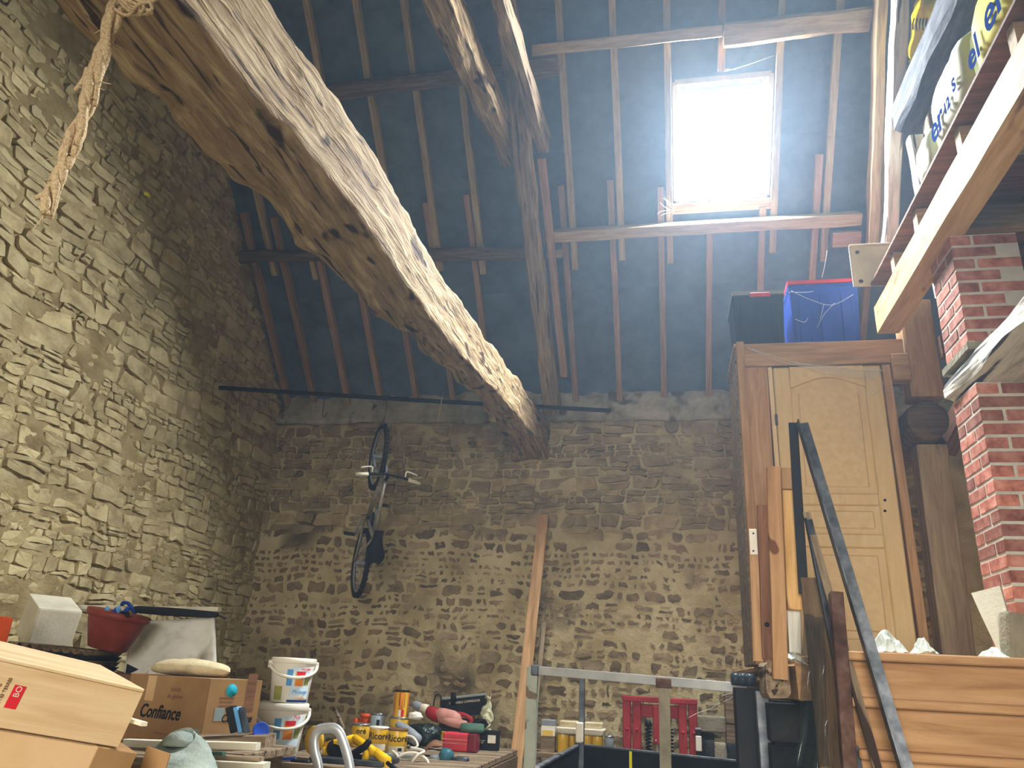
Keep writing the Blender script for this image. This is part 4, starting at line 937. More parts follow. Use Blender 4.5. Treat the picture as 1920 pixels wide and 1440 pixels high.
# ---- red workshop press
pr = thing('press', (-.05, 7.3, 0), 'red hydraulic workshop press standing at the back wall', 'press')
YP = 7.3
def pxz(x, y, Y=YP): return at(x, y, Y=Y)
zt_ = pxz(1170, 1310).z
xs = [pxz(x, 1340).x for x in (1168, 1183, 1186, 1202, 1272, 1287, 1291, 1307)]
for k in range(4): 
    u_ = box('upright', (xs[2*k+1]-xs[2*k], .10, zt_), M_REDP, pr, Matrix.Translation(((xs[2*k]+xs[2*k+1])/2, YP, zt_/2)), bev=.006)
    lathe('bolt', [(.016, 0), (.014, .012), (.0, .016)], M_REDP, u_, facing(((xs[2*k]+xs[2*k+1])/2, YP-.05, zt_-.24), (1, 0, 0), (0, 0, 1)), n=10, close=False)
box('cross_head', (xs[7]-xs[0]+.01, .12, .045), M_REDP, pr, Matrix.Translation(((xs[0]+xs[7])/2, YP, zt_+.005)), bev=.006)
box('cross_beam', (xs[4]-xs[3], .09, .10), M_REDP, pr, Matrix.Translation(((xs[3]+xs[4])/2, YP+.01, zt_-.085)), bev=.006)
rx0, rx1 = pxz(1226, 1350).x, pxz(1246, 1350).x
ram = box('ram_plate', (rx1-rx0+.01, .05, .30), M_REDP, pr, Matrix.Translation(((rx0+rx1)/2, YP-.05, zt_-.19)), bev=.006)
for s in (-1, 1): lathe('bolt', [(.010, 0), (.009, .006)], M_TIN, ram, facing(((rx0+rx1)/2+s*.03, YP-.075, zt_-.315), (1, 0, 0), (0, 0, 1)), n=8)
tube('ram_rod', [((rx0+rx1)/2, YP-.05, zt_-.33), ((rx0+rx1)/2, YP-.05, zt_-.75)], .014, M_TIN, pr)
sx = pxz(1216, 1380).x
tube('spring', [V((sx+.022*math.cos(i*.8), YP-.05+.022*math.sin(i*.8), zt_-.22-.0035*i)) for i in range(70)], .007, M_BLACK, pr, n=6)
tube('spring_rod', [(sx, YP-.05, zt_-.19), (sx, YP-.05, zt_-.75)], .012, M_BLACK, pr); lathe('spring_cap', [(.03, -.01), (.03, .02), (.015, .04)], M_BLACK, pr, Matrix.Translation((sx, YP-.05, zt_-.2)), n=12)
tube('spring', [V((2*(rx0+rx1)/2-sx+.022*math.cos(i*.8), YP-.05+.022*math.sin(i*.8), zt_-.22-.0035*i)) for i in range(70)], .007, M_BLACK, pr, n=6)
box('press_table', (xs[5]-xs[2], .16, .09), M_REDP, pr, Matrix.Translation(((xs[0]+xs[7])/2, YP, .75)), bev=.006)
for s in (0, 7): box('foot', (.06, .55, .06), M_REDP, pr, Matrix.Translation((xs[s], YP, .03)), bev=.006)
mk_ = pxz(1309, 1366, 7.2)
ml = thing('marker_post', (mk_.x, 7.2, 0), 'slim black marker post with a white band beside the press', 'marker post')
wbox('stake', (mk_.x-.022, 7.18, 0), (mk_.x+.022, 7.22, mk_.z), M_BLACK, ml); wbox('white_band', (mk_.x-.024, 7.176, mk_.z-.17), (mk_.x+.024, 7.224, mk_.z-.055), M_WHITE, ml); wbox('grey_cap', (mk_.x-.024, 7.176, mk_.z-.01), (mk_.x+.024, 7.224, mk_.z+.005), M_GREY, ml)
# concrete lintel on blocks against the back wall
ln = thing('lintel', (.7, 7.75, 0), 'grey concrete lintel lying on blocks behind the press', 'lintel')
a = pxz(1306, 1341, 7.6); b = pxz(1306, 1372, 7.6)
wbox('lintel_bar', (a.x-.05, 7.6, b.z), (1.2, 7.85, a.z), M_CONC, ln, bev=.012)
for x in (.2, .62, 1.1): wbox('block', (x, 7.62, 0), (x+.2, 7.84, b.z), M_DARK, ln, bev=.01)
for k, (x, h, w_) in enumerate(((1330, 1388, .10), (1350, 1392, .12), (1372, 1394, .11))):
    q = at(x, h, Y=7.3); tag(lathe('jar', [(w_/2, 0), (w_/2, q.z-.85), (w_*.4, q.z-.8), (w_*.4, q.z-.77)], [M_DARK, M_CONC, M_DARK][k], None, Matrix.Translation((q.x, 7.3, .77)), n=14), ['dark jar nearest the press in the shade under the lintel', 'grey jar in the middle under the lintel', 'dark jar farthest right under the lintel'][k], 'jar')
sh = thing('shelf', (.5, 7.3, 0), 'low dark shelf in the shade right of the press', 'shelf'); wbox('shelf_board', (.26, 7.18, .74), (1.1, 7.5, .77), M_DARK, sh)
for x in (.3, 1.06): wbox('shelf_leg', (x-.03, 7.3, 0), (x+.03, 7.36, .74), M_DARK, sh)
# small shelf behind the trailer with tins and the cream tray
SZ = at(1080, 1412, Y=7.05).z
st = thing('table', (-.75, 7.1, 0), 'narrow rough table behind the trailer under the cream tray', 'table')
wbox('table_top', (-1.12, 6.90, SZ-.04), (-.45, 7.22, SZ), M_OAK2, st)
for x in (-1.08, -.50): wbox('leg', (x-.03, 7.05, 0), (x+.03, 7.11, SZ-.04), M_OAK2, st)
# ================================================================ TINS, TOOLS, HEAP
def mpp(p): return (CW.transposed() @ (V(p)-EYE)).z/-F
def tin(name, label, px, py0, py1, pw, Z=None, Y=None, mat=M_PAPERY, lid=M_TIN, words=None, wmat=None, bands=(), cat='tin', yaw=None):
    """round tin: base on level Z (or at depth Y) where the line of sight px, py1 (its foot) meets it"""
    b = at(px, py1, Z=Z) if Z is not None else at(px, py1, Y=Y)
    s = mpp(b); r = pw*s/2; h = (py1-py0)*s*1.04
    t = thing(name, b, label, cat)
    yaw = yaw if yaw is not None else math.degrees(math.atan2(-b.x, b.y))
    mw = rotz(yaw, b)
    lathe('can', [(r*.9, 0), (r, .004), (r, h-.01), (r*.98, h-.006)], mat, t, mw, n=24)
    lathe('lid', [(r*1.04, h-.012), (r*1.05, h-.002), (r*1.0, h+.003), (r*.5, h+.003)], lid, t, mw, n=24)
    for (z0, z1, a0, a1, m) in bands: wrap_label('label', r+.0012, z0*h, z1*h, a0, a1, m, t, mw)
    for (w_, z, sz, m) in (words or ()): text('lettering', w_, sz*h, m, t, mw @ Matrix.Translation((0, 0, z*h)), wrap=r+.002, bold=.0008)
    return t
SZ0 = SZ+.001
tin('tin', 'tall yellow tin under the left end of the cream tray', 1055, 1378, 1411, 22, Y=7.02, mat=M_PAPERY, lid=M_TIN)
tin('tin', 'yellow tin just left of the rack clamp behind the trailer', 1072, 1380, 1411, 12, Y=7.1, mat=M_PAPERY)
tin('tin', 'yellow tin just right of the rack clamp behind the trailer', 1101, 1380, 1412, 18, Y=7.06, mat=M_PAPERY)
tin('tin', 'yellow tin under the right end of the cream tray', 1120, 1382, 1413, 20, Y=7.02, mat=M_PAPERY)
tin('tin', 'pale blue grey tin at the right end of the row behind the trailer', 1142, 1384, 1414, 18, Y=7.0, mat=M_GREY)
b = at(1090, 1377, Y=7.06)
ty = thing('tray', b, 'cream plastic tray with two raised pads on the row of tins', 'tray')
zt1 = b.z+.003
mt = facing((b.x, 7.06, zt1), (1, 0, 0), (0, 1, 0))
box('tray_body', (.41, .22, .05), M_CREAM, ty, Matrix.Translation((b.x, 7.06, zt1+.025)), bev=.01, taper=.9)
for s in (-1, 1): box('pad', (.15, .16, .05), M_SACK, ty, Matrix.Translation((b.x+s*.105, 7.06, zt1+.072)), bev=.008)
lathe('valve', [(.02, 0), (.02, .03), (.008, .034), (.008, .075), (.014, .08), (.014, .1)], M_TIN, ty, Matrix.Translation((b.x+.03, 7.10, zt1+.05)), n=12)
q = at(1027, 1412, Y=6.98)
cb = thing('carton', q, 'small grey and white carton beside the tins behind the trailer', 'box')
for k, (z0, z1, m) in enumerate(((0, .12, M_OAK2), (.12, .20, M_WHITE), (.20, .245, M_GREY))):
    box(('lower_half', 'label_band', 'lid')[k], (.115, .10, z1-z0), m, cb, Matrix.Translation((q.x, 6.99, SZ+(z0+z1)/2)), bev=.004)
wbox('yellow_label', (q.x-.045, 6.937, SZ+.125), (q.x+.045, 6.939, SZ+.165), M_PAPERY, cb, bev=0)
# ---- workbench
BZ = 1.04
wbn = thing('workbench', (-2.2, 6.1, 0), 'cluttered wooden workbench below the bike', 'workbench')
for k in range(9): wbox('bench_plank', (-2.60, 5.0+.235*k, BZ-.04), (-1.25, 5.23+.235*k, BZ), M_OAK2, wbn)
wbox('apron', (-1.27, 5.05, BZ-.20), (-1.24, 7.05, BZ-.045), M_DARKLOG, wbn)
wbox('shelf_board', (-2.58, 5.1, .42), (-1.28, 7.0, .45), M_OAK2, wbn)
for x in (-2.55, -1.3):
    for y in (5.1, 6.98): wbox('leg', (x-.04, y-.04, 0), (x+.04, y+.04, BZ-.041), M_OAK2, wbn)
# white feed buckets
def bucket(label, px, py0, py1, pw0, pw1, Z=None, Y=None, words=''):
    b = at(px, py1, Z=Z) if Z is not None else at(px, py1, Y=Y)
    s = mpp(b); r0, r1 = pw0*s/2, pw1*s/2; h = (py1-py0)*s*1.03
    t = thing('bucket', b, label, 'bucket', 'white feed buckets')
    mw = rotz(math.degrees(math.atan2(-b.x, b.y))+8, b); k = (r1-r0)/h
    lathe('pail', [(r0*.95, 0), (r0, .006), (r1, h*.93), (r1, h*.94)], M_WHITE, t, mw, n=36)
    lathe('lid', [(r1*1.03, h*.87), (r1*1.05, h*.88), (r1*1.05, h*.985), (r1*1.02, h), (r1*.9, h*1.002), (r1*.88, h*.985)], M_WHITE, t, mw, n=36)
    hp = [mw @ V((r1*1.10*math.sin(a), -r1*1.12*math.cos(a)*.92-.002, h*.86-.30*h*math.cos(a))) for a in [math.radians(d) for d in range(-88, 89, 11)]]
    tube('handle', hp, .010, M_WHITE, t, n=8)
    for s_ in (-1, 1): box('handle_lug', (.03, .04, .05), M_WHITE, t, mw @ Matrix.Translation((s_*r1*1.06, 0, h*.84)), bev=.006)
    lb = lambda z0, z1, a0, a1, m, e=.0015: wrap_label('label', r0+e, z0*h, z1*h, a0, a1, m, t, mw, k)
    M_PALE = bpy.data.materials.get('pale_print') or mk('pale_print', ['c9dbe4', 'dbe8ee'], ns=4, rough=.5)
    lb(.10, .80, -100, -35, M_PALE)
    lb(.38, .74, -112, -96, M_BLUEL, .0022); lb(.38, .70, -88, -64, M_ORI, .003); lb(.40, .60, -60, -42, M_GREENI, .003); lb(.02, .07, -105, -30, M_BLUEI, .002)
    lb(.06, .36, -150, -122, M_GREENI, .002); lb(.62, .70, -85, -60, M_REDI, .004)
    text('lettering', words[0], h*.09, M_REDI, t, mw @ Matrix.Rotation(math.radians(30), 4, 'Z') @ Matrix.Translation((0, 0, h*.76)), wrap=r1+.001, shear=.2)
    text('lettering', words[1], h*.12, M_BLUEL, t, mw @ Matrix.Rotation(math.radians(22), 4, 'Z') @ Matrix.Translation((0, 0, h*.25)), wrap=r0+(r1-r0)*.3+.003, shear=.2)
    text('lettering', words[2], h*.085, M_ORI, t, mw @ Matrix.Rotation(math.radians(22), 4, 'Z') @ Matrix.Translation((0, 0, h*.13)), wrap=r0+(r1-r0)*.2+.003)
    return b, h
b1, h1 = bucket('lower white feed bucket carrying another bucket on the workbench', 516, 1328, 1424, 76, 94, Z=BZ+.001, words=('Poly', 'Mélange', 'pour poule'))
t0 = b1+V((.035, 0, h1+.003))
_px = proj(t0)
bucket('upper white feed bucket stacked on the lower bucket', _px[0], _px[1]-76, _px[1], 68, 80, Y=t0.y, words=('versélac', 'Mélange', 'complet'))
# Ricore tins and others
tin('tin', 'yellow coffee tin with brown lettering left of its twin on the workbench', 707, 1368, 1407, 36, Z=BZ+.001, mat=M_PAPERY, lid=M_WHITE, words=[('Ricoré', .62, .40, M_INK)], bands=[(.03, .3, -140, -40, M_CREAM)])
tin('tin', 'orange yellow coffee tin with brown lettering beside the white cable', 743, 1372, 1413, 36, Z=BZ+.001, mat=M_PAPERY, lid=M_BROWNB, words=[('Ricoré', .62, .40, M_INK)], bands=[(.03, .32, -150, -40, M_CREAM), (.12, .26, -85, -60, M_INK)])
tin('tin', 'plain yellow tin behind the mitre saw', 674, 1362, 1400, 36, Z=BZ+.001, mat=M_PAPERY, lid=M_TIN, words=[('oré', .7, .34, M_INK)])
cs = thing('tool_case', at(745, 1372, Y=6.75), 'flat dark case under the tall tin at the back of the workbench', 'case')
cb_ = at(735, 1366, Y=6.8)
wbox('case_body', (cb_.x-.20, 6.62, BZ+.001), (cb_.x+.15, 6.98, cb_.z), M_DARK, cs, bev=.01); wbox('case_lid', (cb_.x-.21, 6.61, cb_.z), (cb_.x+.16, 6.99, cb_.z+.014), M_GREY, cs, bev=.004)
CZ = cb_.z+.015
tin('tin', 'yellow tin carrying the tall orange tin', 749, 1347, 1365, 38, Y=6.8, mat=M_PAPERY, lid=M_TIN)
g = at(749, 1346, Y=6.8)
tin('tin', 'tall orange and yellow tin with black rim and black marks', 750, 1300, 1346, 27, Y=6.8, mat=M_ORI, lid=M_BLACK, bands=[(.0, .96, -135, -112, M_PAPERY), (.0, .96, -70, -40, M_PAPERY), (.45, .9, -108, -103, M_INK), (.4, .9, -66, -62, M_INK), (.06, .3, -110, -88, M_CREAM), (.06, .3, -84, -62, M_REDI)])
tin('tin', 'pale blue tin with black drawn marks beside the orange pipe elbow', 707, 1341, 1365, 26, Y=6.8, mat=mk('pale_blue_tin', ['a9bfc6', 'c3d3d7'], ns=6, rough=.4), lid=M_TIN, bands=[(.1, .6, -100, -75, M_INK), (.2, .9, -70, -40, M_GREY)])
el = thing('pipe_elbow', at(680, 1362, Y=6.8), 'orange plastic pipe elbow beside the pale blue tin', 'pipe elbow')
e0 = at(668, 1356, Y=6.8); e1 = at(684, 1356, Y=6.8); e2 = at(685, 1341, Y=6.8)
tube('elbow', spline([e0, e1, e2], 6), .036, M_ORANGE, el, n=14); tube('collar', [e0-V((.012, 0, 0)), e0+V((.02, 0, 0))], .043, M_ORANGE, el, n=14); tube('collar', [e2-V((0, 0, .02)), e2+V((0, 0, .012))], .043, M_ORANGE, el, n=14)
hm = thing('hammer', at(636, 1362, Y=6.6), 'hammer standing with its wooden handle up behind the aluminium loop', 'hammer')
a, b_ = at(643, 1362, Y=6.6), at(627, 1327, Y=6.6); tube('handle', [a-V((0, 0, .15)), a, b_], .014, M_OAK2, hm, n=10); wbox('hammer_head', (a.x-.05, 6.58, BZ+.0), (a.x+.06, 6.62, BZ+.05), M_DSTEEL, hm, bev=.008)
# rotary hammer drill on black case
kc = thing('tool_case', at(840, 1395, Y=6.9), 'black tool case with brass latches under the red hammer drill', 'case')
k0, k1 = at(770, 1352, Y=6.95), at(880, 1365, Y=6.95)
KZ = at(830, 1362, Y=6.95).z
wbox('case_body', (k0.x, 6.85, BZ+.001), (k1.x, 7.08, KZ-.05), M_BLACK, kc, bev=.012); wbox('case_lid', (k0.x, 6.85, KZ-.046), (k1.x, 7.08, KZ), M_BLACKM, kc, bev=.012)
for px in (832, 857): q = at(px, 1371, Y=6.845); wbox('latch', (q.x-.02, 6.838, KZ-.10), (q.x+.02, 6.849, KZ-.03), M_PAPERY, kc, bev=.003)
dr = thing('hammer_drill', at(830, 1362, Y=6.9), 'dusty red hammer drill with grey chuck lying on the black case', 'drill')
def D(x, y, Y=6.92): return at(x, y, Y=Y)
def rev(name, pts, rads, mat, par, n=16, flat=1):    # round body along a bent line with given radii
    P = [V(p) for p in pts]; N = len(P)
    return tube(name, P, 1, mat, par, n=n, rfun=lambda t: rads[min(N-1, int(round(t*(N-1))))], flat=flat)
rev('chuck', [D(772, 1319), D(778, 1321), D(787, 1325), D(789, 1326)], [.018, .034, .036, .02], M_GREY, dr)
rev('nose', [D(789, 1325), D(797, 1328), D(801, 1330)], [.028, .036, .04], M_CREAM, dr)
rev('gear_case', [D(800, 1330), D(806, 1334), D(816, 1340), D(824, 1344)], [.03, .05, .055, .05], M_REDP, dr)
rev('motor_body', [D(820, 1338), D(832, 1343), D(850, 1347), D(862, 1350), D(866, 1351)], [.05, .065, .062, .05, .02], M_TINP, dr)
rev('grip', [D(831, 1350, 6.88), D(846, 1354, 6.88), D(862, 1358, 6.88), D(874, 1360, 6.88), D(877, 1360, 6.88)], [.03, .038, .040, .034, .015], M_TINP, dr)
tube('rear_handle', spline([D(858, 1338), D(872, 1341), D(884, 1350), D(880, 1357), D(866, 1356)], 4), .018, M_REDP, dr, n=10)
tube('cable', spline([D(882, 1355), D(895, 1353), D(908, 1350, 7.0), D(915, 1360, 7.0)], 5), .008, M_BLACK, dr)
tube('loop_wire', spline([D(812, 1330, 7.0), D(816, 1306, 7.0), D(825, 1304, 7.0), D(829, 1325, 7.0)], 6), .006, M_BLACK, dr)
# long black carton and pale plastic behind
lc = thing('carton', D(870, 1335, 7.15), 'long black carton with white lettering leaning behind the hammer drill', 'box')
a, b_ = D(828, 1330, 7.15), D(912, 1321, 7.15)
m_ = facing((a+b_)/2, b_-a, (0, 0, 1))
box('carton_body', ((b_-a).length, .15, .08), M_BLACKM, lc, m_, bev=.004)
box('carton_top', ((b_-a).length, .02, .082), M_LIDG, lc, m_ @ Matrix.Translation((0, .085, 0)), bev=.003)
text('lettering', 'EXTENSIBLE COMPRESSOR', .026, M_CREAM, lc, m_ @ Matrix.Translation((.02, .04, .0415)), sx=.9)
wbox('stand_block', (a.x, 7.10, BZ+.001), (b_.x, 7.2, a.z-.06), M_BLACK, lc)
tag(lathe('pen_light', [(.022, 0), (.024, .07), (.022, .075), (.022, .10), (.016, .105)], M_BLACK, None, Matrix.Translation(D(849, 1322, 7.06)), n=14), 'small black bottle with pale cap before the long black carton', 'bottle')
def crump(u, v):
    p = D(908+14*u, 1306+62*v, 7.1); return p+V((.02*math.sin(v*9+u*3), -.05*math.sin(u*3.1)*(1+.6*noise.noise(V((u*3, v*6, 4)))), .0))+V(noise.noise_vector(V((u*3, v*7, 9))))*.035
M_CRUM = mk('yellowed_film', ['b9b894', 'cfceb0'], ns=5, rough=.35)
tag(grid('plastic_bag', 10, 18, crump, M_CRUM, None, None, False, thick=.003), 'crumpled yellowed plastic bag at the end of the long black carton', 'bag')
# small cloth, black bag
def lump(name, label, cat, px, py, Y, sx, sy, sz, mat, seed, amp=.25, n=20, rot=0):
    c = at(px, py, Y=Y); vs_, fs = [], []
    m_ = Matrix.Translation(c) @ Matrix.Rotation(math.radians(rot), 4, 'Y')
    prof = [(math.sin(math.pi*(i+.02)/12.04), -math.cos(math.pi*(i+.02)/12.04)) for i in range(13)]
    for (r, z) in prof:
        for k in range(n):
            a = 2*math.pi*k/n; q = V((r*math.cos(a), r*math.sin(a), z)); d = 1+amp*noise.fractal(q*1.8+V((seed, 0, 0)), 1, 2, 3)
            vs_.append((q.x*sx*d, q.y*sy*d, max(-.75, q.z*d)*sz))
    for s in range(12):
        for k in range(n): fs.append((s*n+k, s*n+(k+1) % n, (s+1)*n+(k+1) % n, (s+1)*n+k))
    fs.append(tuple(reversed(range(n)))); fs.append(tuple(range(12*n, 13*n)))
    return tag(mesh(name, vs_, fs, mat, None, m_, True), label, cat)
M_BAGK = mk('black_bag', ['16211e', '222e2a'], ns=5, rough=.25, bump=.5, bs=22)
lump('rubbish_bag', 'shiny black plastic bag bundled on the workbench', 'bag', 795, 1383, 6.55, .15, .10, .085, M_BAGK, 3, .45)
lump('cloth', 'white crumpled cloth beside the hammer drill', 'cloth', 779, 1343, 6.8, .055, .04, .035, M_WHITE, 7, .4)
# pink red container, green jar, black label box
pk = thing('container', D(855, 1408, 6.45), 'pink red plastic tool box on the right of the workbench', 'box')
a, b_ = at(828, 1408, Z=BZ+.001), at(884, 1410, Z=BZ+.001)
hgt = (at(850, 1374, Y=a.y).z-BZ)
box('shell', (.21, .14, hgt), M_PINK, pk, Matrix.Translation((a.x+.105, a.y+.07, BZ+hgt/2+.002)), bev=.03, seg=3)
box('end_cap', (.075, .145, hgt*.97), M_DRED, pk, Matrix.Translation((a.x+.235, a.y+.075, BZ+hgt/2+.002)), bev=.015, seg=2)
for k in range(2): box('rib', (.20, .004, .006), M_TINP, pk, Matrix.Translation((a.x+.10, a.y-.001, BZ+hgt*(.45+.2*k))), bev=.001)
jz = BZ+hgt+.004
gj = thing('jar', (a.x+.20, a.y+.10, jz), 'dark green tin lid on top of the pink tool box', 'lid')
lathe('drum', [(.09, 0), (.10, .012), (.10, .035), (.095, .038), (.095, .06), (.085, .064)], M_GREENB, gj, Matrix.Translation((a.x+.20, a.y+.15, jz)), n=24)
bx = thing('carton', D(907, 1405, 6.7), 'black carton with a pale square label at the end of the workbench', 'box')
q = at(907, 1407, Z=BZ+.001); hh_ = at(907, 1370, Y=q.y).z-BZ
bxm = rotz(8, (q.x, q.y+.07, BZ+hh_/2+.001))
box('carton_body', (.22, .13, hh_), M_INK, bx, bxm, bev=.003)
box('label', (.065, .002, .06), M_CREAM, bx, bxm @ Matrix.Translation((.05, -.066, .012)), bev=0)
text('lettering', 'SEALED UNIT\nSERIE 200', .014, M_CREAM, bx, bxm @ Matrix.Translation((-.045, -.0665, -.01)) @ Matrix.Rotation(math.pi/2, 4, 'X'))
# grey blue hot air gun, teal grinder, brown leather, cables
hg = thing('heat_gun', D(768, 1380, 6.2), 'grey blue hot air gun lying behind the coffee tins', 'tool')
rev('barrel', [D(744, 1356, 6.3), D(752, 1364, 6.3), D(768, 1376, 6.2), D(783, 1388, 6.15), D(787, 1391, 6.15)], [.02, .04, .046, .042, .02], M_GREY, hg)
rev('grip', [D(766, 1378, 6.22), D(756, 1388, 6.2), D(752, 1398, 6.2)], [.03, .026, .026], M_DSTEEL, hg)
gd = thing('grinder', D(840, 1425, 5.9), 'teal and black angle grinder at the front of the workbench', 'grinder')
rev('motor_body', [D(806, 1422, 5.85), D(815, 1423, 5.85), D(826, 1424, 5.85), D(832, 1424, 5.85)], [.02, .026, .028, .03], M_GREY, gd)
rev('gear_head', [D(826, 1420, 5.85), D(832, 1418, 5.85), D(840, 1420, 5.85), D(846, 1424, 5.85)], [.03, .058, .058, .04], mk('teal_paint', ['2c5a66', '3c6c76'], ns=6, rough=.4), gd)
rev('side_handle', [D(845, 1424, 5.85), D(860, 1425, 5.85), D(876, 1426, 5.85), D(879, 1427, 5.85)], [.014, .024, .024, .012], M_DSTEEL, gd)
tube('cable', spline([D(806, 1422, 5.85), D(796, 1428, 5.8), D(786, 1425, 5.8), D(775, 1434, 5.75)], 5), .006, M_BLACK, gd)
def flap(u, v):
    p = D(784+46*u, 1410-24*math.sin(min(1, u*1.15)*1.9)**2*.9+10*v, 6.1-.1*v); return p+V((0, -.05*math.sin(u*3)*v, .006*noise.noise(V((u*5, v*5, 2)))))
tag(grid('leather', 14, 6, flap, M_BROWNB, None, None, True, thick=.006), 'curled brown leather strip lying before the pink tool box', 'leather strip')
wr_ = thing('cable', D(770, 1425, 5.7), 'coiled cream power cable on the front of the workbench', 'cable')
cpts = [D(736, 1408, 5.75), D(746, 1418, 5.7), D(752, 1440, 5.6), D(742, 1446, 5.6), D(740, 1430, 5.6), D(756, 1414, 5.6), D(780, 1412, 5.6), D(800, 1424, 5.6), D(803, 1442, 5.55), D(785, 1448, 5.55), D(770, 1436, 5.55), D(783, 1416, 5.55), D(795, 1408, 5.6), D(770, 1402, 5.7)]
tube('cord', spline(cpts, 7), .0085, M_WHITE, wr_, n=8); 
tube('cord', spline([D(750, 1392, 6.0), D(762, 1380, 6.0), D(776, 1384, 5.95), D(783, 1398, 5.9), D(772, 1405, 5.9)], 6), .0085, M_WHITE, wr_, n=8)
ps = thing('power_strip', D(735, 1412, 5.8), 'pale grey power strip under the coffee tins', 'power strip')
q = at(742, 1420, Y=5.75); m_ = rotz(12, (q.x, 5.75, q.z)); box('strip_body', (.24, .06, .05), M_LIDG, ps, m_, bev=.012, seg=2)
for k in range(3): lathe('socket', [(.018, 0), (.016, -.004)], M_DSTEEL, ps, m_ @ Matrix.Translation((-.07+.07*k, 0, .026)), n=14)
# yellow mitre saw
ms = thing('mitre_saw', D(650, 1440, 5.3), 'yellow and black mitre saw on the front of the workbench', 'saw')
YS = 5.3
lathe('blade_guard', [(.02, -.015), (.085, -.012), (.09, 0), (.085, .012), (.02, .015)], M_PAPERY, ms, facing(D(589, 1388, YS), (1, -.5, 0), (0, 0, 1)), n=28)
def arm(name, pts, w_, mat, th=.05): 
    return rev(name, [D(x, y, Y) for x, y, Y in pts], [w_]*len(pts), mat, ms, n=6)
arm('arm', [(612, 1400, 5.3), (630, 1394, 5.28), (664, 1385, 5.25)], .03, M_YEL); arm('arm', [(664, 1384, 5.25), (690, 1402, 5.2), (706, 1412, 5.2)], .028, M_YEL)
arm('arm', [(690, 1402, 5.2), (682, 1440, 5.2)], .026, M_YEL); arm('arm', [(706, 1412, 5.2), (728, 1428, 5.15)], .03, M_YEL); arm('arm', [(728, 1428, 5.15), (724, 1446, 5.15)], .024, M_YEL)
arm('arm', [(612, 1400, 5.28), (608, 1445, 5.28)], .022, M_YEL)
rev('motor', [D(618, 1394, 5.35), D(626, 1400, 5.3), D(640, 1418, 5.28), D(648, 1436, 5.26), D(650, 1446, 5.26)], [.03, .055, .065, .06, .05], M_BLACK, ms)
rev('handle', [D(655, 1416, 5.15), D(668, 1410, 5.12), D(684, 1400, 5.1), D(692, 1390, 5.1), D(693, 1386, 5.1)], [.018, .022, .022, .02, .012], M_BLACK, ms)
rev('lower_motor', [D(656, 1428, 5.25), D(676, 1430, 5.22), D(680, 1440, 5.2)], [.045, .05, .045], M_BLACK, ms)
rev('lever', [D(726, 1430, 5.1), D(736, 1438, 5.08), D(748, 1446, 5.06)], [.012, .014, .014], M_BLACK, ms)
wbox('saw_base', (D(600, 1440, 5.3).x, 5.1, BZ+.001), (D(735, 1440, 5.3).x, 5.45, BZ+.03), M_DSTEEL, ms)
sd = thing('screwdriver', D(545, 1432, 5.1), 'red and black screwdriver lying beside the lower bucket', 'screwdriver')
rev('handle', [D(516, 1436, 5.06), D(522, 1432, 5.06), D(546, 1431, 5.06)], [.012, .022, .022], M_REDP, sd); rev('grip_end', [D(546, 1431, 5.06), D(578, 1432, 5.06), D(582, 1434, 5.06)], [.024, .026, .014], M_BLACK, sd)
# aluminium loop of a stepladder
lp = thing('ladder_loop', D(620, 1440, 4.7), 'aluminium stepladder handrail loop rising before the mitre saw', 'ladder')
YL = 4.7
def L_(x, y): return D(x, y, YL)
pts = [L_(604, 1520), L_(597, 1440), L_(590, 1410), L_(589, 1385), L_(596, 1370), L_(610, 1366), L_(626, 1366), L_(636, 1374), L_(643, 1390), L_(650, 1412), L_(656, 1440), L_(668, 1520)]
tube('rail', spline(pts, 6), .030, M_ALU, lp, n=10, flat=.5, up=(0, 1, 0))
lo = [L_(604, 1519), V((L_(604, 1520).x+.02, YL, .0))]; tube('rail_leg', lo, .022, M_ALU, lp, n=10); lo = [L_(668, 1519), V((L_(668, 1520).x+.05, YL, .0))]; tube('rail_leg', lo, .022, M_ALU, lp, n=10)
# ================================================================ HEAP AT THE LEFT
HZ = 1.20
tb = thing('trestle_table', (-2.7, 4.0, 0), 'rough trestle table under the heap of boxes at the left', 'table')
for k in range(4): wbox('table_plank', (-4.2, 3.36+.24*k, HZ-.04), (-1.98, 3.595+.24*k, HZ), M_OAK2, tb)
for x in (-4.1, -2.08):
    for y in (3.42, 4.25): wbox('leg', (x-.04, y-.04, 0), (x+.04, y+.04, HZ-.041), M_OAK2, tb)
ch = thing('chest', (-3.5, 4.75, 0), 'old dark chest against the gable wall under the roofing sheets', 'chest')
wbox('chest_body', (-4.36, 4.37, 0), (-2.64, 4.97, 1.46), M_BROWNB, ch, bev=.01); wbox('chest_lid', (-4.38, 4.35, 1.462), (-2.62, 4.98, 1.51), M_BROWNB, ch, bev=.01)
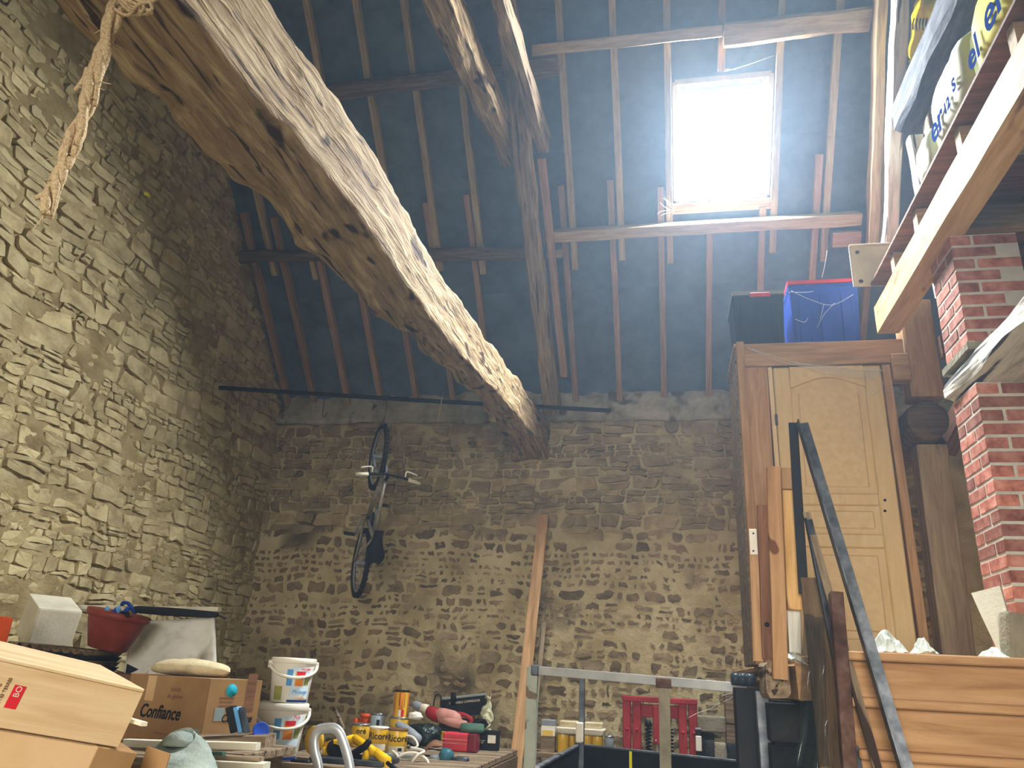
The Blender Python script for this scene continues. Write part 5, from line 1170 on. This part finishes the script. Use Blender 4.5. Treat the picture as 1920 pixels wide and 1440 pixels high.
# big cardboard nappy box
cf = thing('cardboard_box', (-2.4, 4.0, HZ), 'large brown cardboard box marked Confiance below the beige sack', 'box')
cA, cB, cC = at(222, 1384, Y=3.95), at(375, 1388, Y=3.72), at(476, 1378, Y=3.95)
zt2 = at(375, 1272, Y=3.72).z; cA.z = cB.z = cC.z = HZ+.002; cD = cA+cC-cB; hC = zt2-HZ
def wallq(nm, p, q, par, mat): 
    m = frame(q-p, (0, 0, 1), (p+q)/2+V((0, 0, hC/2))); return box(nm, ((q-p).length, .008, hC), mat, par, m, bev=.001)
wf1 = wallq('front_side', cA, cB, cf, M_CARD); wf2 = wallq('right_side', cB, cC, cf, M_CARD); wallq('back_side', cC, cD, cf, M_CARD); wallq('left_side', cD, cA, cf, M_CARD)
tpz = V((0, 0, hC)); mesh('top_flaps', [p+tpz for p in (cA, cB, cC, cD)]+[p+tpz-V((0, 0, .006)) for p in (cA, cB, cC, cD)], [(0, 1, 2, 3), (7, 6, 5, 4), (0, 4, 5, 1), (1, 5, 6, 2), (2, 6, 7, 3), (3, 7, 4, 0)], M_CARD, cf)
def onface(p, q, t, h, off=.0052):     # print on the side from p to q at fraction t, height fraction h
    d = (q-p).normalized(); n_ = d.cross(V((0, 0, 1))); return facing(p.lerp(q, t)+V((0, 0, hC*h))+n_*off, d, (0, 0, 1))
def printed(nm, p, q, t, h, w_, h_, mat, par): 
    m = onface(p, q, t, h, .0048); return box(nm, (w_, h_, .0012), mat, par, m, bev=0)
text('lettering', 'Confiance', .088, M_INK, wf1, onface(cA, cB, .47, .46), shear=.25, bold=.002, sx=.92)
text('lettering', 'unités\nde pleine', .034, M_BROWNB, wf1, onface(cA, cB, .62, .76))
text('lettering', 'Confiance', .05, M_INK, wf2, onface(cB, cC, .60, .44), shear=.25, bold=.001, sx=.8)
lathe('dot', [(.03, 0), (.03, .001)], M_TEAL, wf2, onface(cB, cC, .42, .84), n=18)
for h, w_ in ((.73, .08), (.68, .07), (.62, .075)): printed('print_line', cB, cC, .36, h, w_, .006, M_BROWNB, wf2)
printed('print_block', cB, cC, .26, .50, .05, .06, M_GREYI, wf2); printed('print_block', cA, cB, .93, .17, .07, .075, M_GREYI, wf1)
printed('tape', cA, cB, .30, .80, .07, .12, M_CARDP, wf1); printed('tape', cB, cC, .80, .82, .05, .18, M_BROWNB, wf2); printed('print_line', cA, cB, .55, .17, .14, .006, M_BROWNB, wf1)
# beige sack
def sackf(u, v):
    a = 2*math.pi*u; x = (v-.5)*2; w_ = (1-abs(x)**3.2)**.55 if abs(x) < 1 else 0
    c = at(287, 1258, Y=3.98).lerp(at(430, 1260, Y=3.98), v)
    return V((c.x, c.y+.10*w_*math.cos(a), zt2+.046+.043*w_*math.sin(a)-.012*x*x))+V(noise.noise_vector(V((math.cos(a)*1.5, v*5, math.sin(a)))))*.008
tag(grid('sack', 24, 24, sackf, M_SACK), 'plump beige cloth sack lying on the cardboard box', 'sack')
# white board with black triangle
wbd = thing('white_board', at(320, 1266, Y=4.72), 'white dirty board with a black triangle behind the beige sack', 'board')
q0, q1, q2, q3 = at(232, 1270, Y=4.74), at(404, 1266, Y=4.76), at(401, 1158, Y=4.90), at(246, 1166, Y=4.88)
def wbf(u, v): return q0.lerp(q1, u).lerp(q3.lerp(q2, u), v)+V((0, .02*math.sin(u*9)*math.sin(v*3), .0))+V((0, .012*noise.noise(V((u*6, v*3, 1))), 0))
M_DWH = mk('dirty_white', ['b5b3a6', 'd4d2c6', 'dedcd2'], ns=5, rough=.8, spots=[('8f8a7a', (6, 6, 1.5), .60, .08)])
grid('panel', 20, 14, wbf, M_DWH, wbd, thick=.012)
def tri(u, v): p = wbf(.03+.13*u, .135+(v-.5)*.2*(1-u)); return p+V((0, -.015, .0))
grid('triangle', 4, 4, tri, M_INK, wbd, smooth=False, thick=.001)
# corrugated dark roofing sheets
rs = thing('roofing_sheets', at(100, 1240, Y=4.5), 'stack of dark corrugated roofing sheets under the red planter', 'roofing')
for k in range(4):
    a = at(6, 1203+9*k, Y=4.30-.0*k); b_ = at(160, 1258+4*k, Y=4.40)
    def cf_(u, v, a=a, b_=b_, k=k): p = a.lerp(b_, u); return V((p.x, p.y+.30*v, 1.53+.030*k+.014*math.sin(u*52)+.03*(1-u)))
    grid('sheet', 96, 2, cf_, M_DARKLOG if k % 2 else M_BLACKM, rs, thick=.006)
# white foam block
pw = at(98, 1214, Y=4.50)
fb = box('foam_block', (.33, .26, .26), M_CREAM, None, euler(at(92, 1166, Y=4.64), 0, 18, -34), bev=.012, seg=2); tag(fb, 'cream foam block tilted on the roofing sheets', 'block')
# red brown planter with gloves
pc = at(196, 1236, Y=4.54); s_ = mpp(pc)
pt_ = thing('planter', pc, 'red brown plastic planter tilted on the roofing sheets', 'planter')
pmw = euler((pc.x, 4.54, 1.645), 0, 9, 0)
lathe('pot', [(.10, 0), (.115, .005), (.165, .15), (.175, .19), (.178, .195)], M_POT, pt_, pmw, n=32)
lathe('rim', [(.172, .185), (.190, .19), (.192, .225), (.182, .23), (.172, .225)], M_POT, pt_, pmw, n=32)
lathe('inside', [(.165, .19), (.15, .20), (.02, .205)], M_DARKLOG, pt_, pmw, n=24)
gv = thing('gloves', at(215, 1160, Y=4.55), 'pair of black and blue work gloves on the planter', 'gloves')
for k, (x, y) in enumerate(((203, 1157), (224, 1156))):
    q = at(x, y, Y=4.44)
    hb_ = rev('palm', [q+V((-.03, 0, -.025)), q, q+V((.03, 0, .02))], [.026, .034, .03], M_BLACK, gv, flat=.6)
    for j in range(4): 
        d = V((.03+.012*j, -.01*j, .045-.018*j)); rev('finger', [q+V((.02, 0, .015))+d*.2, q+V((.02, 0, .015))+d*.8, q+V((.02, 0, .012))+d*1.05], [.013, .012, .006], M_BLUE if j < 2 else M_BLACK, gv, n=8)
    rev('thumb', [q, q+V((.0, -.03, .05)), q+V((.005, -.032, .058))], [.013, .014, .008], M_BLUEL, gv, n=8)
# folded umbrella and pale lath lying on top against the wall
a, b_ = at(150, 1139, Y=4.88), at(412, 1143, Y=4.98)
tag(timber('lath', a, b_, .05, .03, M_CREAM, rough=.003), 'pale wooden lath lying behind the folded umbrella', 'lath')
um = thing('umbrella', at(330, 1150, Y=4.9), 'folded black umbrella with a blue hooked handle on the white board', 'umbrella')
u0, u1 = at(252, 1142, Y=4.84), at(408, 1153, Y=4.90)
tube('canopy', [u0.lerp(u1, t) for t in (0, .05, .3, .6, .9, 1)], 1, M_BLACKM, um, n=7, rfun=lambda t: .010+.018*math.sin(math.pi*min(1, .15+t*.75)), smooth=False)
tube('shaft', [u0-(u1-u0)*.06, u0.lerp(u1, .3)], .006, M_DSTEEL, um); tube('tip', [u1, u1+(u1-u0).normalized()*.06+V((0, 0, -.02))], .005, M_BLACK, um)
tube('handle', spline([at(254, 1150, Y=4.83), at(246, 1140, Y=4.83), at(240, 1131, Y=4.83), at(230, 1131, Y=4.83), at(229, 1136, Y=4.83)], 4), .012, M_BLUEI, um); tube('handle_loop', spline([at(246, 1140, Y=4.82), at(252, 1148, Y=4.82), at(244, 1155, Y=4.82), at(238, 1150, Y=4.82)], 5), .009, M_BLUEI, um)
# red packet at the picture's left edge
pk_ = at(-14, 1200, Y=3.9); rpz = HZ
rk2 = thing('packet', (pk_.x, 3.9, HZ), 'red and orange packet with a dark blue panel at the left edge', 'packet')
hp_ = at(10, 1156, Y=3.9).z-HZ
box('packet_body', (.14, .07, hp_), M_ORANGE, rk2, euler((pk_.x-.03, 3.93, HZ+hp_/2), 0, 0, 0), bev=.012, seg=2)
box('panel', (.05, .002, .07), M_BLUEI, rk2, Matrix.Translation((pk_.x-.02, 3.893, HZ+hp_-.09)), bev=0)
# boards stacked on the table front, blue book, blue cup
def lath(label, a, b_, Y0, Y1, w_, t_, mat, dz=0):
    return tag(timber('plank', at(*a, Y=Y0), at(*b_, Y=Y1), w_, t_, mat, rough=.004, seed=a[0]), label, 'plank')
lath('pale rounded batten on top of the plank pile before the cardboard box', (236, 1392), (484, 1400), 3.30, 3.36, .05, .03, M_CREAM)
lath('broad weathered plank at the right end of the pile', (360, 1390), (508, 1388), 3.62, 3.70, .20, .05, M_OAK2)
lath('thin green edged lath in the plank pile', (300, 1408), (420, 1414), 3.2, 3.2, .03, .015, M_GREENB)
lath('grey plank near the bottom of the plank pile', (290, 1412), (490, 1426), 3.22, 3.3, .08, .025, M_OAK2)
lath('lowest pale plank of the plank pile at the frame edge', (300, 1428), (500, 1438), 3.2, 3.28, .10, .03, M_CREAM)
bl = thing('book', at(440, 1374, Y=3.66), 'blue and black hardback standing open beside the cardboard box', 'book')
bq = at(443, 1374, Y=3.60)
for k, (dx, m, w_) in enumerate(((-.035, M_BLACK, .035), (-.004, M_BLUEL, .02), (.02, M_DSTEEL, .012))):
    box(('cover', 'spine', 'back_cover')[k], (w_, .07, .115), m, bl, euler((bq.x+dx, 3.62, bq.z+.055), 0, -22, 12), bev=.003)
bc = at(482, 1374, Y=3.72); tag(lathe('cup', [(.03, 0), (.04, .035), (.038, .04), (.03, .036)], M_BLUE, None, euler((bc.x, 3.74, bc.z+.0), 70, 0, 40), n=18), 'small blue cup lying in front of the lower bucket', 'cup')
# grey green cloth leg over the boxes
def clf(u, v):
    a = 2*math.pi*u; c = at(338, 1384, Y=2.75).lerp(at(346, 1470, Y=2.6), v); r = .055+.035*min(1, v*3)**.6+.04*v
    return c+V((r*math.cos(a)*1.05, r*.7*math.sin(a), .03*math.sin(a)*(1-v)))+V(noise.noise_vector(V((math.cos(a)*2, v*4, math.sin(a)*2))))*.009
cg = thing('cloth_bundle', at(340, 1440, Y=2.7), 'grey green cloth bundle sticking up between cartons and planks', 'cloth'); grid('cloth', 22, 18, clf, M_CLOTH, cg)
lathe('cloth_cap', [(.001, .028), (.035, .02), (.056, 0), (.06, -.02)], M_CLOTH, cg, Matrix.Translation(at(338, 1386, Y=2.75)), n=20, jit=.1)
bs_ = at(345, 1470, Y=2.6); lathe('cloth_base', [(.10, -bs_.z), (.10, -bs_.z*.5), (.12, 0)], M_CLOTH, cg, Matrix.Translation(bs_), n=20, jit=.1)
# cartons and pine crate in the foreground
fl = thing('carton_flap', at(290, 1425, Y=2.4), 'open flap of an orange brown carton beside the cloth bundle', 'box')
fp = at(268, 1408, Y=2.45); box('flap', (.10, .006, .12), M_CARD, fl, euler((fp.x+.035, 2.47, fp.z-.055), 0, 8, -10), bev=.001); box('carton_body', (.18, .2, fp.z-.10), M_CARD, fl, rotz(-10, (fp.x+.04, 2.58, (fp.z-.10)/2)), bev=.004)
pcx = thing('pine_crate', at(130, 1340, Y=2.2), 'pale pine wine crate with a red stamp on the big cardboard box', 'crate')
TR, BR = at(262, 1298, Y=2.3), at(222, 1402, Y=2.3); TL = at(0, 1240, Y=1.93)
ux = (TR-TL).normalized(); uz = (TR-BR); uz = (uz-ux*uz.dot(ux)); Hc = uz.length; uz.normalize(); uy = uz.cross(ux)
Lc = .62; Dc = .34; org = BR-ux*Lc
mc = Matrix((ux, uy, uz)).transposed().to_4x4(); mc.translation = org
def cb_p(nm, lo, hi, mat, par=pcx):
    c = (V(lo)+V(hi))/2; s = V(hi)-V(lo); return box(nm, tuple(s), mat, par, mc @ Matrix.Translation(c), bev=.002)
fs_ = cb_p('front_board', (0, 0, 0), (Lc, .012, Hc), M_PINEP); cb_p('back_board', (0, Dc-.012, 0), (Lc, Dc, Hc), M_PINEP); cb_p('end_board', (0, .013, 0), (.014, Dc-.013, Hc), M_PINEP); cb_p('end_board', (Lc-.014, .013, 0), (Lc, Dc-.013, Hc), M_PINEP)
cb_p('base_board', (.015, .013, 0), (Lc-.015, Dc-.013, .01), M_PINEP); cb_p('lid_board', (0, 0, Hc+.001), (Lc, Dc, Hc+.011), M_PINEP)
stp = cb_p('red_stamp', (Lc-.366, -.0012, Hc*.32), (Lc-.334, .0, Hc*.70), M_REDI, fs_)
def fm(x, z): return mc @ Matrix.Translation((x, -.0016, z)) @ Matrix.Rotation(math.pi/2, 4, 'X')
text('lettering', 'BO', .022, M_CREAM, fs_, fm(Lc-.350, Hc*.60) @ Matrix.Rotation(math.pi/2, 4, 'Z'))
text('lettering', 'HAUTES TERRES', .012, M_BROWNB, fs_, fm(Lc-.385, Hc*.52) @ Matrix.Rotation(math.pi/2, 4, 'Z')); text('lettering', 'MEDOC', .016, M_BROWNB, fs_, fm(Lc-.405, Hc*.5) @ Matrix.Rotation(math.pi/2, 4, 'Z'))
a = mc @ V((Lc, .02, Hc*.55)); tag(timber('stake', a+V((-.3, .2, .0)), a+V((.055, -.0, -.02)), .02, .012, M_CREAM), 'thin white stake poking out behind the pine crate', 'stake')

c2 = thing('cardboard_box', mc @ V((.3, .2, -.33)), 'big pale cardboard box with parcel tape under the pine crate', 'box')
cb_p('carton_body', (-.06, -.015, -.33), (Lc+.055, Dc+.10, -.004), M_CARDP, c2)
cb_p('tape', (Lc-.07, -.017, -.11), (Lc+.057, Dc+.102, -.003), M_CARD, c2); cb_p('tape', (.12, -.017, -.09), (.21, Dc+.102, -.003), M_CARD, c2)
zlow = min((mc @ V((x, y, -.33))).z for x in (-.06, Lc+.055) for y in (-.015, Dc+.10))
cc = mc @ V((Lc/2, Dc/2+.04, 0))
tag(box('cardboard_box', (.70, .44, zlow-.004), M_CARD, None, rotz(48, (cc.x, cc.y, (zlow-.004)/2)), bev=.004), 'brown carton on the floor at the bottom of the carton stack', 'box')
